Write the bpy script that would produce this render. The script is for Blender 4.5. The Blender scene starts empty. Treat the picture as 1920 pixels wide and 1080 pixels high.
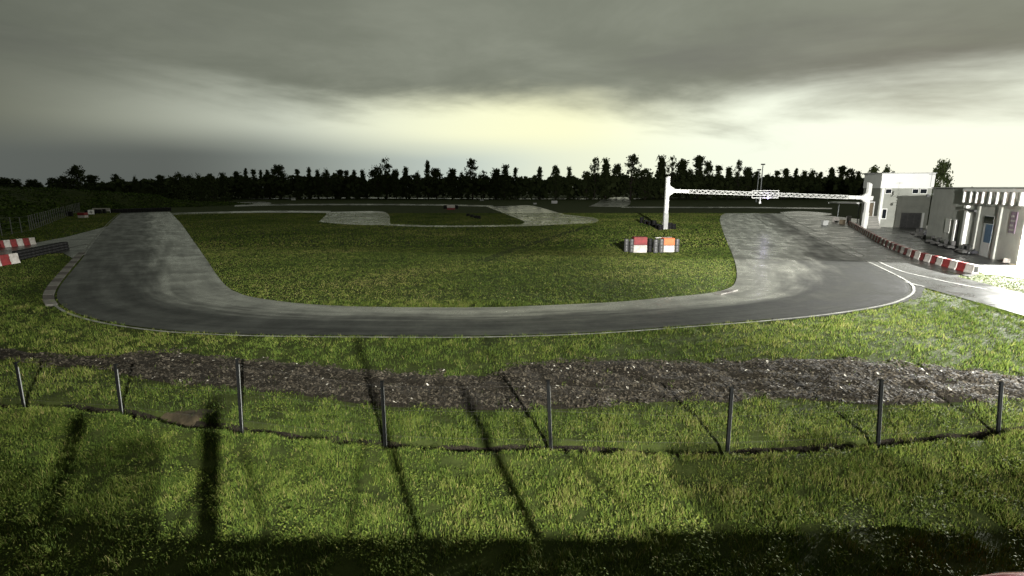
import bpy, bmesh, math, random
import numpy as np
from mathutils import Vector, Matrix
R = math.radians
random.seed(7); rng = np.random.default_rng(7)
scene = bpy.context.scene
COL = scene.collection

# ------------------------------------------------------------------ camera
H = 6.0; FPX = 960.0; PITCH = math.atan(190 / 960)
cam_d = bpy.data.cameras.new('camera'); cam = bpy.data.objects.new('camera', cam_d); COL.objects.link(cam)
cam.location = (0, 0, H); cam.rotation_euler = (math.pi / 2 - PITCH, 0, 0)
cam_d.sensor_width = 36; cam_d.lens = 18.0; cam_d.clip_end = 6000; cam_d.clip_start = 0.05
scene.camera = cam
cP, sP = math.cos(PITCH), math.sin(PITCH)

# ------------------------------------------------------------------ view
scene.view_settings.view_transform = 'Standard'; scene.view_settings.look = 'None'
scene.view_settings.exposure = 0.0; scene.view_settings.gamma = 1.0
scene.cycles.use_denoising = True
scene.cycles.max_bounces = 5; scene.cycles.diffuse_bounces = 2; scene.cycles.glossy_bounces = 3
scene.cycles.caustics_reflective = False; scene.cycles.caustics_refractive = False

# ------------------------------------------------------------------ sky before dawn: cloud deck, glow low in the east
SUN_AZ = R(38.0)          # from +Y towards +X
W = bpy.data.worlds.new('World'); scene.world = W; W.use_nodes = True
nt = W.node_tree; nt.nodes.clear()
def N(t, **k):
    n = nt.nodes.new(t)
    for a, b in k.items(): setattr(n, a, b)
    return n
def LK(a, b): nt.links.new(a, b)
def wm(op, a, b=None, c=None):
    n = N('ShaderNodeMath', operation=op)
    for i, v in enumerate((a, b, c)):
        if v is None: continue
        if isinstance(v, (int, float)): n.inputs[i].default_value = v
        else: LK(v, n.inputs[i])
    return n.outputs[0]
def wsmooth(v, a, b):
    n = N('ShaderNodeMapRange', interpolation_type='SMOOTHSTEP')
    LK(v, n.inputs[0]); n.inputs[1].default_value = a; n.inputs[2].default_value = b
    return n.outputs[0]
def wmix(f, a, b):
    n = N('ShaderNodeMix', data_type='RGBA')
    if isinstance(f, (int, float)): n.inputs[0].default_value = f
    else: LK(f, n.inputs[0])
    for s, v in ((6, a), (7, b)):
        if isinstance(v, tuple): n.inputs[s].default_value = (*v, 1)
        else: LK(v, n.inputs[s])
    return n.outputs[2]
tc = N('ShaderNodeTexCoord'); sep = N('ShaderNodeSeparateXYZ'); LK(tc.outputs['Generated'], sep.inputs[0])
X, Y, Z = sep.outputs
el = wm('ARCSINE', Z)                                        # radians
zz = wm('ADD', wm('MAXIMUM', Z, 0.0), 0.10)
cx, cy = wm('DIVIDE', X, zz), wm('DIVIDE', Y, zz)
cmb = N('ShaderNodeCombineXYZ'); LK(cx, cmb.inputs[0]); LK(wm('MULTIPLY', cy, 1.0), cmb.inputs[1])
def wnoise(scale, detail, rough, off, dist=0.0, sy=1.0):
    mp = N('ShaderNodeMapping'); LK(cmb.outputs[0], mp.inputs[0]); mp.inputs['Location'].default_value = off; mp.inputs['Scale'].default_value = (1, sy, 1)
    n = N('ShaderNodeTexNoise'); LK(mp.outputs[0], n.inputs['Vector'])
    n.inputs['Scale'].default_value = scale; n.inputs['Detail'].default_value = detail
    n.inputs['Roughness'].default_value = rough; n.inputs['Distortion'].default_value = dist
    return n.outputs['Fac']
n1 = wnoise(0.42, 6, 0.55, (3.1, 0.7, 0), 0.6)
n2 = wnoise(1.1, 5, 0.6, (9.0, 2.0, 0), 0.3)
n3 = wnoise(0.22, 3, 0.5, (1.5, 8.3, 0))
horiz = wm('SQRT', wm('ADD', wm('MULTIPLY', X, X), wm('ADD', wm('MULTIPLY', Y, Y), 1e-5)))
dotaz = wm('DIVIDE', wm('ADD', wm('MULTIPLY', X, math.sin(SUN_AZ)), wm('MULTIPLY', Y, math.cos(SUN_AZ))), horiz)
glow = wsmooth(dotaz, 0.0, 0.93)                            # towards the dawn
glow_w = wsmooth(dotaz, -0.6, 0.95)
# clear band of dawn light under the deck
band_y = wmix(glow, (0.115, 0.122, 0.092), (0.97, 1.03, 0.86))
yel = wm('MULTIPLY', wsmooth(dotaz, 0.45, 0.84), wm('SUBTRACT', 1.0, wsmooth(dotaz, 0.84, 0.995)))
band_c = wmix(wm('MULTIPLY', yel, 0.8), band_y, (1.0, 0.99, 0.62))
# deck of cloud
deck_c = wmix(glow_w, (0.060, 0.067, 0.056), (0.205, 0.220, 0.172))
deck_c2 = wmix(wsmooth(n2, 0.35, 0.75), deck_c, wmix(glow_w, (0.062, 0.068, 0.055), (0.27, 0.287, 0.228)))
deck_c3 = wmix(wm('MULTIPLY', wsmooth(n1, 0.46, 0.64), 0.8), deck_c2, wmix(glow_w, (0.036, 0.039, 0.036), (0.17, 0.175, 0.15)))
el_w = wm('ADD', el, wm('MULTIPLY', wm('SUBTRACT', n1, 0.5), -0.20))
el_w = wm('ADD', el_w, wm('MULTIPLY', wm('SUBTRACT', n2, 0.5), -0.05))
el_w = wm('ADD', el_w, wm('MULTIPLY', wsmooth(dotaz, 0.72, 1.0), 0.028))
deck_m = wsmooth(el_w, R(6.2), R(12.0))
sky1 = wmix(deck_m, band_c, deck_c3)
# low bank of haze cloud right on the horizon
low_c = wmix(wsmooth(dotaz, 0.3, 0.97), (0.108, 0.122, 0.112), (0.72, 0.82, 0.74))
el_l = wm('ADD', el, wm('MULTIPLY', wm('SUBTRACT', n3, 0.5), 0.05))
low_m = wm('SUBTRACT', 1.0, wsmooth(el_l, R(2.4), R(6.2)))
low_m = wm('MULTIPLY', low_m, wm('SUBTRACT', 1.0, wm('MULTIPLY', wsmooth(dotaz, 0.70, 0.97), 0.8)))
sky2 = wmix(low_m, sky1, low_c)
nish = N('ShaderNodeTexSky', sky_type='NISHITA'); nish.sun_disc = False
nish.sun_elevation = R(1.0); nish.sun_rotation = SUN_AZ
bg1 = N('ShaderNodeBackground'); LK(sky2, bg1.inputs[0]); bg1.inputs[1].default_value = 1.0
bg2 = N('ShaderNodeBackground'); LK(nish.outputs[0], bg2.inputs[0]); bg2.inputs[1].default_value = 0.004
add = N('ShaderNodeAddShader'); LK(bg1.outputs[0], add.inputs[0]); LK(bg2.outputs[0], add.inputs[1])
wo = N('ShaderNodeOutputWorld'); LK(add.outputs[0], wo.inputs[0])

# ------------------------------------------------------------------ sun (still behind the cloud before sunrise)
sd = bpy.data.lights.new('sun', 'SUN'); sd.energy = 0.04; sd.angle = R(20); sd.color = (1, 0.93, 0.8)
so = bpy.data.objects.new('sun', sd); COL.objects.link(so)
so.rotation_euler = Vector((-math.sin(SUN_AZ), -math.cos(SUN_AZ), -0.12)).to_track_quat('-Z', 'Y').to_euler()

FLOOD = Vector((7.5, -14.5, 11.0))          # the mast behind the stand
FLOOD_NEAR_W, FLOOD_FAR_W, YARD_W = 114000, 470000, 290000

# ------------------------------------------------------------------ picture -> place
def U(px, py, z=0.0):
    xn, yn = (px - 960) / FPX, (540 - py) / FPX
    d = Vector((xn, cP + yn * sP, -sP + yn * cP))
    t = (z - H) / d.z
    return Vector((d.x * t, d.y * t, z))
def Zat(py, p):
    """height at ground place p that shows at row py"""
    yn = (540 - py) / FPX
    # depth along the axis and height above the axis
    # (z-H)*cP + y*sP = yn * (y*cP - (z-H)*sP)
    y = p[1]
    return H + y * (yn * cP - sP) / (cP + yn * sP)
def PX(p):
    x, y, z = p[0], p[1], p[2] - H
    dep = y * cP - z * sP; up = y * sP + z * cP
    return 960 + FPX * x / dep, 540 - FPX * up / dep
def catmull(pts, n=6):
    P = [Vector((a, b)) for a, b in pts]; out = []
    for i in range(len(P) - 1):
        p0, p1, p2, p3 = P[max(i - 1, 0)], P[i], P[i + 1], P[min(i + 2, len(P) - 1)]
        for k in range(n):
            t = k / n
            q = 0.5 * ((2 * p1) + (p2 - p0) * t + (2 * p0 - 5 * p1 + 4 * p2 - p3) * t * t + (3 * p1 - p0 - 3 * p2 + p3) * t ** 3)
            out.append((q.x, q.y))
    out.append((P[-1].x, P[-1].y)); return out
def W2(pts, n=6): return [U(a, b).xy for a, b in (catmull(pts, n) if n else pts)]
def inpoly(xy, poly):
    x, y = xy[:, 0], xy[:, 1]; r = np.zeros(len(x), bool)
    pa = np.array([(p[0], p[1]) for p in poly]); pb = np.roll(pa, -1, 0)
    lo, hi = pa.min(0), pa.max(0)
    m = (x >= lo[0]) & (x <= hi[0]) & (y >= lo[1]) & (y <= hi[1])
    xs, ys = x[m], y[m]; rr = np.zeros(len(xs), bool)
    for (ax, ay), (bx, by) in zip(pa, pb):
        if ay == by: continue
        c = ((ay > ys) != (by > ys)) & (xs < (bx - ax) * (ys - ay) / (by - ay) + ax)
        rr ^= c
    r[m] = rr; return r
def fnoise(xy, scale, seed):
    g = np.random.default_rng(seed); s = np.zeros(len(xy))
    for k in range(10):
        a = g.uniform(0, 2 * np.pi); f = scale * g.uniform(0.5, 2.2); ph = g.uniform(0, 6.28)
        s += np.sin((xy[:, 0] * np.cos(a) + xy[:, 1] * np.sin(a)) * f + ph + 1.3 * np.sin(f * 0.6 * (xy[:, 0] * np.sin(a) - xy[:, 1] * np.cos(a)) + ph * 2))
    return s / 4.0

# ------------------------------------------------------------------ materials
MATS = {}
def mat(name, col, rough=0.7, col2=None, scale=4.0, metal=0.0, bump=0.0, bscale=None, spec=0.5, detail=6, emit=None, rough2=None, attr=None, coat=0.0, stretch=None):
    m = bpy.data.materials.new(name); m.use_nodes = True; t = m.node_tree; b = t.nodes['Principled BSDF']
    b.inputs['Base Color'].default_value = (*col, 1); b.inputs['Roughness'].default_value = rough
    b.inputs['Metallic'].default_value = metal; b.inputs['Specular IOR Level'].default_value = spec
    b.inputs['Coat Weight'].default_value = coat
    c = t.nodes.new('ShaderNodeTexCoord')
    vec = c.outputs['Object']
    if stretch:
        mp = t.nodes.new('ShaderNodeMapping'); mp.inputs['Scale'].default_value = stretch; t.links.new(vec, mp.inputs[0]); vec = mp.outputs[0]
    n = t.nodes.new('ShaderNodeTexNoise'); n.inputs['Scale'].default_value = scale; n.inputs['Detail'].default_value = detail
    n.inputs['Roughness'].default_value = 0.65; t.links.new(vec, n.inputs['Vector'])
    fac = n.outputs['Fac']
    if attr:
        a = t.nodes.new('ShaderNodeAttribute'); a.attribute_name = attr; fac = a.outputs['Fac']
    if col2:
        r = t.nodes.new('ShaderNodeValToRGB'); e = r.color_ramp.elements
        if isinstance(col2[0], tuple):
            e[0].position = 0.0; e[0].color = (*col, 1); e[1].position = 1.0; e[1].color = (*col2[-1], 1)
            for i, cc in enumerate(col2[:-1]):
                q = e.new((i + 1) / len(col2)); q.color = (*cc, 1)
        else:
            e[0].position = 0.32; e[0].color = (*col, 1); e[1].position = 0.68; e[1].color = (*col2, 1)
        t.links.new(fac, r.inputs[0]); t.links.new(r.outputs[0], b.inputs['Base Color'])
    if rough2 is not None:
        q = t.nodes.new('ShaderNodeMapRange'); q.inputs[1].default_value = 0.35; q.inputs[2].default_value = 0.65
        q.inputs[3].default_value = rough; q.inputs[4].default_value = rough2
        t.links.new(n.outputs['Fac'], q.inputs[0]); t.links.new(q.outputs[0], b.inputs['Roughness'])
    if bump:
        n2 = t.nodes.new('ShaderNodeTexNoise'); n2.inputs['Scale'].default_value = bscale or scale * 8; n2.inputs['Detail'].default_value = 8
        t.links.new(c.outputs['Object'], n2.inputs['Vector'])
        bp = t.nodes.new('ShaderNodeBump'); bp.inputs['Strength'].default_value = bump; bp.inputs['Distance'].default_value = 0.05
        t.links.new(n2.outputs['Fac'], bp.inputs['Height']); t.links.new(bp.outputs[0], b.inputs['Normal'])
    if emit:
        b.inputs['Emission Color'].default_value = (*emit[0], 1); b.inputs['Emission Strength'].default_value = emit[1]
    MATS[name] = m; return m
mat('ground', (0.026, 0.036, 0.010), 0.95, (0.055, 0.070, 0.018), 0.9, bump=0.8, bscale=5, spec=0.1)
mat('far_ground', (0.020, 0.030, 0.008), 0.95, (0.050, 0.062, 0.016), 0.35, bump=1.0, bscale=2, spec=0.1)
mat('grass', (0.026, 0.040, 0.008), 0.75, ((0.044, 0.074, 0.013), (0.076, 0.114, 0.019), (0.128, 0.160, 0.030), (0.20, 0.18, 0.07)), attr='tint', spec=0.10)
mat('soil', (0.012, 0.010, 0.007), 0.95, (0.034, 0.028, 0.020), 6, bump=1.0, bscale=30, spec=0.2)
mat('chips', (0.014, 0.013, 0.010), 0.8, ((0.040, 0.033, 0.024), (0.076, 0.064, 0.047), (0.13, 0.113, 0.085), (0.60, 0.57, 0.50)), attr='tint', spec=0.3)
mat('mud', (0.020, 0.016, 0.010), 0.6, (0.075, 0.058, 0.034), 2.5, bump=0.5, bscale=12)
mat('apron', (0.035, 0.036, 0.035), 0.42, (0.065, 0.066, 0.062), 0.5, bump=0.12, bscale=60, rough2=0.2)
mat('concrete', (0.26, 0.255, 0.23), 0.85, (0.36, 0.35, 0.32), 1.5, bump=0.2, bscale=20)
mat('line', (0.08, 0.08, 0.073), 0.65, (0.34, 0.34, 0.31), 1.6)
mat('kerb_pale', (0.09, 0.085, 0.075), 0.8, (0.17, 0.16, 0.14), 4)
mat('kerb_dark', (0.035, 0.03, 0.026), 0.85, (0.07, 0.058, 0.05), 4)
mat('white_paint', (0.76, 0.77, 0.74), 0.5, (0.84, 0.84, 0.82), 2.0)
mat('grey_paint', (0.42, 0.43, 0.42), 0.6, (0.52, 0.53, 0.52), 2.0)
mat('wall_grey', (0.30, 0.31, 0.28), 0.85, (0.40, 0.41, 0.375), 0.8, bump=0.15, bscale=25)
mat('wall_pale', (0.27, 0.28, 0.25), 0.85, (0.36, 0.37, 0.33), 0.7, bump=0.1, bscale=25)
mat('wall_white', (0.78, 0.79, 0.77), 0.7, (0.84, 0.85, 0.83), 0.8)
mat('trim_dark', (0.04, 0.042, 0.044), 0.6, (0.075, 0.075, 0.075), 3)
mat('glass', (0.015, 0.018, 0.022), 0.08, spec=0.6)
mat('blind', (0.55, 0.56, 0.52), 0.7, (0.62, 0.62, 0.58), 5)
mat('poster_blue', (0.04, 0.09, 0.16), 0.5, (0.06, 0.12, 0.20), 3)
mat('poster_dark', (0.12, 0.08, 0.12), 0.5, (0.18, 0.13, 0.18), 3)
mat('wood', (0.09, 0.07, 0.045), 0.8, (0.15, 0.12, 0.08), 3, stretch=(6, 6, 0.6))
mat('wood_pale', (0.32, 0.29, 0.21), 0.8, (0.42, 0.38, 0.28), 3, stretch=(6, 6, 0.6))
mat('plastic_red', (0.13, 0.012, 0.013), 0.6, (0.27, 0.024, 0.026), 2.5)
mat('plastic_orange', (0.75, 0.12, 0.03), 0.5, (0.82, 0.16, 0.05), 2.5)
mat('plastic_white', (0.33, 0.30, 0.27), 0.55, (0.62, 0.59, 0.56), 2.5)
mat('rubber', (0.005, 0.005, 0.0055), 0.65, (0.014, 0.014, 0.014), 6, spec=0.25)
mat('belt_grey', (0.06, 0.06, 0.06), 0.45, (0.10, 0.10, 0.10), 3)
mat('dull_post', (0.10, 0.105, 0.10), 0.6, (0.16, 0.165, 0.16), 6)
mat('sheen_asphalt', (0.07, 0.07, 0.062), 0.16, (0.19, 0.19, 0.16), 0.12, rough2=0.38, bump=0.08, bscale=20)  # far track: sky reflection put into a lighter asphalt colour
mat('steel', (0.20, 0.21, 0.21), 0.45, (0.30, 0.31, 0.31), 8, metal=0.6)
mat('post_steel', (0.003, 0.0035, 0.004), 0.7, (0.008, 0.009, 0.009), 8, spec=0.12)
mat('old_wire', (0.03, 0.03, 0.028), 0.7, (0.06, 0.055, 0.05), 8)
mat('galv', (0.26, 0.28, 0.28), 0.5, (0.36, 0.38, 0.38), 8, metal=0.3)
mat('car_red', (0.22, 0.012, 0.022), 0.25, (0.26, 0.016, 0.028), 1, coat=0.6)
mat('chrome', (0.8, 0.8, 0.8), 0.15, metal=1.0)
mat('kart_white', (0.05, 0.05, 0.048), 0.45)
mat('kart_dark', (0.03, 0.03, 0.035), 0.5)
mat('bark', (0.030, 0.024, 0.018), 0.9, (0.055, 0.045, 0.034), 3, bump=0.5)
mat('leaf', (0.026, 0.036, 0.014), 0.85, ((0.044, 0.058, 0.022), (0.062, 0.078, 0.030)), attr='tint', spec=0.05)
mat('lamp_lit', (0.5, 0.5, 0.5), 0.5, emit=((0.62, 0.55, 1.0), 9.0))
mat('flood_lens', (0.8, 0.8, 0.8), 0.3, emit=((1, 0.98, 0.9), 12.0))

def track_material():
    m = bpy.data.materials.new('asphalt'); m.use_nodes = True; t = m.node_tree; b = t.nodes['Principled BSDF']
    def nn(ty, **k):
        n = t.nodes.new(ty)
        for a, v in k.items(): setattr(n, a, v)
        return n
    uv = nn('ShaderNodeUVMap'); uv.uv_map = 'run'
    mp = nn('ShaderNodeMapping'); mp.inputs['Scale'].default_value = (9, 0.12, 1); t.links.new(uv.outputs[0], mp.inputs[0])
    ns = nn('ShaderNodeTexNoise'); ns.inputs['Scale'].default_value = 1.0; ns.inputs['Detail'].default_value = 7; ns.inputs['Roughness'].default_value = 0.6
    t.links.new(mp.outputs[0], ns.inputs['Vector'])
    tcn = nn('ShaderNodeTexCoord')
    nb = nn('ShaderNodeTexNoise'); nb.inputs['Scale'].default_value = 0.45; nb.inputs['Detail'].default_value = 12; nb.inputs['Roughness'].default_value = 0.72; t.links.new(tcn.outputs['Object'], nb.inputs['Vector'])
    mx = nn('ShaderNodeMath', operation='MULTIPLY_ADD'); t.links.new(ns.outputs['Fac'], mx.inputs[0]); mx.inputs[1].default_value = 0.42
    ml = nn('ShaderNodeMath', operation='MULTIPLY'); t.links.new(nb.outputs['Fac'], ml.inputs[0]); ml.inputs[1].default_value = 0.58
    t.links.new(ml.outputs[0], mx.inputs[2])
    r = nn('ShaderNodeValToRGB'); e = r.color_ramp.elements
    e[0].position = 0.34; e[0].color = (0.008, 0.0085, 0.009, 1); e[1].position = 0.66; e[1].color = (0.034, 0.035, 0.033, 1)
    t.links.new(mx.outputs[0], r.inputs[0])
    # dust and worn aggregate lie on the inside edge of the bend, rubber on the outside
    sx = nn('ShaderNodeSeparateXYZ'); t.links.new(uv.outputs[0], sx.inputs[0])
    mv = nn('ShaderNodeMapRange', interpolation_type='SMOOTHSTEP'); t.links.new(sx.outputs[1], mv.inputs[0])     # start straight coloured paler in place of its wet sky sheen
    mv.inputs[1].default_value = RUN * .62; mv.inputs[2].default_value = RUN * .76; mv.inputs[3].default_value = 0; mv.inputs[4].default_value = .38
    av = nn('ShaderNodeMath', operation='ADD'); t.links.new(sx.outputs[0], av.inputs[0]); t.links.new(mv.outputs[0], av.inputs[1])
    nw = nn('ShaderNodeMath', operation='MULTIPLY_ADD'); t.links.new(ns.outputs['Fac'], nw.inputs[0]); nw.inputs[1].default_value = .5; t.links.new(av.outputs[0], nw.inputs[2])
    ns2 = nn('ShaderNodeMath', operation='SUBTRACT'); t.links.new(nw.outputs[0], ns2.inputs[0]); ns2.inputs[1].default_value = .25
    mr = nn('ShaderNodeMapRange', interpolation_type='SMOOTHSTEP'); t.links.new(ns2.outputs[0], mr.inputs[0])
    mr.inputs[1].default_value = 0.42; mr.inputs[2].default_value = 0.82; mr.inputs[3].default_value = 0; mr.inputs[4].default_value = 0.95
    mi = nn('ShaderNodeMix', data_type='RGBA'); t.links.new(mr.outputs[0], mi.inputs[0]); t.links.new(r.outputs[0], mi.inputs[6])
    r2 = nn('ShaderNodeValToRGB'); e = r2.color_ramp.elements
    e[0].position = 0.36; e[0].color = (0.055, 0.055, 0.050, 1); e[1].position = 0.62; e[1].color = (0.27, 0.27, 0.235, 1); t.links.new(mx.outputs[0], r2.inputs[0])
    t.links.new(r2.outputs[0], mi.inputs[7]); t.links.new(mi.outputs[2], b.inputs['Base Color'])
    q = nn('ShaderNodeMapRange'); q.inputs[1].default_value = 0.40; q.inputs[2].default_value = 0.60; q.inputs[3].default_value = 0.40; q.inputs[4].default_value = 0.17
    b.inputs['Specular IOR Level'].default_value = 0.5
    t.links.new(mx.outputs[0], q.inputs[0])
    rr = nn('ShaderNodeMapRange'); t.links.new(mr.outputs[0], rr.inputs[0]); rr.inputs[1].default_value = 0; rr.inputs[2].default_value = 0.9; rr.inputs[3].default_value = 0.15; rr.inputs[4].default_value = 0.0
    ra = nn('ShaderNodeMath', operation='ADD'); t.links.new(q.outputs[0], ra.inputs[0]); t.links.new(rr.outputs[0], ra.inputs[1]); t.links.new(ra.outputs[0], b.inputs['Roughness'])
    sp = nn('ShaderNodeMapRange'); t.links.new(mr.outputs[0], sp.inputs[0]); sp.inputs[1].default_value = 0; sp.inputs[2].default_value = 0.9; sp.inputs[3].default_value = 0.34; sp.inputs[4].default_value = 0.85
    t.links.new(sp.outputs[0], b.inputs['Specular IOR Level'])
    n2 = nn('ShaderNodeTexNoise'); n2.inputs['Scale'].default_value = 40; n2.inputs['Detail'].default_value = 4; t.links.new(tcn.outputs['Object'], n2.inputs['Vector'])
    bp = nn('ShaderNodeBump'); bp.inputs['Strength'].default_value = 0.14; bp.inputs['Distance'].default_value = 0.02
    t.links.new(n2.outputs['Fac'], bp.inputs['Height']); t.links.new(bp.outputs[0], b.inputs['Normal'])
    MATS['asphalt'] = m

# ------------------------------------------------------------------ mesh helpers
def link(o, parent=None):
    COL.objects.link(o)
    if parent is not None: o.parent = parent
    return o
def tag(o, label=None, cat=None, group=None, kind=None):
    for k, v in (('label', label), ('category', cat), ('group', group), ('kind', kind)):
        if v: o[k] = v
    return o
def empty(name, loc, rz=0.0):
    o = bpy.data.objects.new(name, None); o.location = loc; o.rotation_euler = (0, 0, rz); o.empty_display_size = 0.2
    return link(o)
class MB:
    def __init__(s): s.v = []; s.f = []
    def quadbox(s, a, b, c, d, z0, z1):
        """prism over four plan points"""
        n = len(s.v)
        for z in (z0, z1):
            for p in (a, b, c, d): s.v.append((p[0], p[1], z))
        s.f += [(n + 3, n + 2, n + 1, n), (n + 4, n + 5, n + 6, n + 7)]
        for i in range(4): j = (i + 1) % 4; s.f.append((n + i, n + j, n + 4 + j, n + 4 + i))
        return s
    def box(s, x0, x1, y0, y1, z0, z1):
        return s.quadbox((x0, y0), (x1, y0), (x1, y1), (x0, y1), z0, z1)
    def tube(s, pts, rad, n=8, cap=True):
        pts = [Vector(p) for p in pts]
        if not isinstance(rad, (list, tuple)): rad = [rad] * len(pts)
        base = len(s.v)
        for i, p in enumerate(pts):
            d = (pts[min(i + 1, len(pts) - 1)] - pts[max(i - 1, 0)])
            d = d.normalized() if d.length > 1e-9 else Vector((0, 0, 1))
            a = d.cross(Vector((0, 0, 1)) if abs(d.z) < 0.95 else Vector((1, 0, 0))).normalized(); b = d.cross(a)
            for k in range(n):
                an = 2 * math.pi * k / n
                s.v.append(tuple(p + (a * math.cos(an) + b * math.sin(an)) * rad[i]))
        for i in range(len(pts) - 1):
            for k in range(n):
                q = (k + 1) % n
                s.f.append((base + i * n + k, base + i * n + q, base + (i + 1) * n + q, base + (i + 1) * n + k))
        if cap:
            s.f.append(tuple(base + k for k in range(n))[::-1]); e = base + (len(pts) - 1) * n
            s.f.append(tuple(e + k for k in range(n)))
        return s
    def lathe(s, prof, n=14, o=(0, 0, 0), axis='z'):
        base = len(s.v); m = len(prof)
        for k in range(n):
            a = 2 * math.pi * k / n
            for r, z in prof:
                p = (r * math.cos(a), r * math.sin(a), z)
                if axis == 'y': p = (p[0], p[2], p[1])
                if axis == 'x': p = (p[2], p[0], p[1])
                s.v.append((p[0] + o[0], p[1] + o[1], p[2] + o[2]))
        for k in range(n):
            q = (k + 1) % n
            for j in range(m - 1):
                s.f.append((base + k * m + j, base + q * m + j, base + q * m + j + 1, base + k * m + j + 1))
        return s
    def mesh(s, name):
        me = bpy.data.meshes.new(name); me.from_pydata([tuple(p) for p in s.v], [], s.f); me.update(); return me
    def build(s, name, m, parent=None, smooth=False, bevel=0.0, loc=None):
        me = s.mesh(name)
        bm = bmesh.new(); bm.from_mesh(me); bmesh.ops.recalc_face_normals(bm, faces=bm.faces)
        if bevel: bmesh.ops.bevel(bm, geom=bm.edges[:], offset=bevel, segments=2, affect='EDGES', clamp_overlap=True)
        bm.to_mesh(me); bm.free()
        me.materials.append(MATS[m])
        if smooth:
            me.polygons.foreach_set('use_smooth', [True] * len(me.polygons))
        o = bpy.data.objects.new(name, me)
        if loc is not None: o.location = loc
        return link(o, parent)
def copy_tree(o, parent=None):
    c = o.copy(); COL.objects.link(c); c.parent = parent
    for ch in list(o.children): copy_tree(ch, c)
    return c
def npmesh(name, verts, faces, m, tint=None, parent=None, nper=3):
    me = bpy.data.meshes.new(name); nv, nf = len(verts), len(faces)
    me.vertices.add(nv); me.vertices.foreach_set('co', np.asarray(verts, np.float32).ravel())
    me.loops.add(nf * nper); me.loops.foreach_set('vertex_index', np.asarray(faces, np.int32).ravel())
    me.polygons.add(nf); me.polygons.foreach_set('loop_start', np.arange(0, nf * nper, nper, dtype=np.int32))
    me.polygons.foreach_set('loop_total', np.full(nf, nper, np.int32))
    me.update(calc_edges=True)
    if tint is not None:
        a = me.attributes.new('tint', 'FLOAT', 'POINT'); a.data.foreach_set('value', np.asarray(tint, np.float32))
    me.materials.append(MATS[m]) if isinstance(m, str) else me.materials.append(m)
    return link(bpy.data.objects.new(name, me), parent)
def sheet(name, poly, z, m, kind='structure', parent=None):
    bm = bmesh.new(); vs = [bm.verts.new((p[0], p[1], z)) for p in poly]
    f = bm.faces.new(vs); bmesh.ops.triangulate(bm, faces=[f]); bmesh.ops.recalc_face_normals(bm, faces=bm.faces)
    for f in bm.faces:
        if f.normal.z < 0: f.normal_flip()
    me = bpy.data.meshes.new(name); bm.to_mesh(me); bm.free(); me.materials.append(MATS[m])
    uvl = me.uv_layers.new(name='run')
    for lp in me.loops:
        co = me.vertices[lp.vertex_index].co; uvl.data[lp.index].uv = (0.3 + 0.02 * co.x, co.y)
    o = link(bpy.data.objects.new(name, me), parent)
    if kind: o['kind'] = kind
    return o
def strip(name, A, B, z, m, kind='structure', na=1, parent=None):
    """quad strip between two equally long plan polylines, with running UV"""
    n = len(A); vs = []; fs = []; L = 0; run = []
    for i in range(n):
        if i: L += ((Vector(A[i]) + Vector(B[i])) / 2 - (Vector(A[i - 1]) + Vector(B[i - 1])) / 2).length
        run.append(L)
        for k in range(na + 1):
            p = Vector(A[i]).lerp(Vector(B[i]), k / na); vs.append((p.x, p.y, z))
    w = na + 1
    for i in range(n - 1):
        for k in range(na): fs.append((i * w + k, (i + 1) * w + k, (i + 1) * w + k + 1, i * w + k + 1))
    me = bpy.data.meshes.new(name); me.from_pydata(vs, [], fs); me.update(); me.materials.append(MATS[m])
    uvl = me.uv_layers.new(name='run')
    for lp in me.loops:
        i, k = divmod(lp.vertex_index, w); uvl.data[lp.index].uv = (k / na, run[i])
    bm = bmesh.new(); bm.from_mesh(me)
    for f in bm.faces:
        f.normal_update()
        if f.normal.z < 0: f.normal_flip()
    bm.to_mesh(me); bm.free()
    o = link(bpy.data.objects.new(name, me), parent)
    if kind: o['kind'] = kind
    return o
def resample(P, n):
    P = [Vector(p) for p in P]; d = [0]
    for a, b in zip(P, P[1:]): d.append(d[-1] + (b - a).length)
    out = []; j = 0
    for i in range(n):
        t = d[-1] * i / (n - 1)
        while j < len(P) - 2 and d[j + 1] < t: j += 1
        s = (t - d[j]) / max(d[j + 1] - d[j], 1e-9); out.append(P[j].lerp(P[j + 1], min(s, 1)))
    return out
def offset_strip(P, a, b):
    P = [Vector(p) for p in P]; A = []; B = []
    for i, p in enumerate(P):
        d = (P[min(i + 1, len(P) - 1)] - P[max(i - 1, 0)]).normalized(); n = Vector((-d.y, d.x))
        A.append(p + n * a); B.append(p + n * b)
    return A, B

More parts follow.
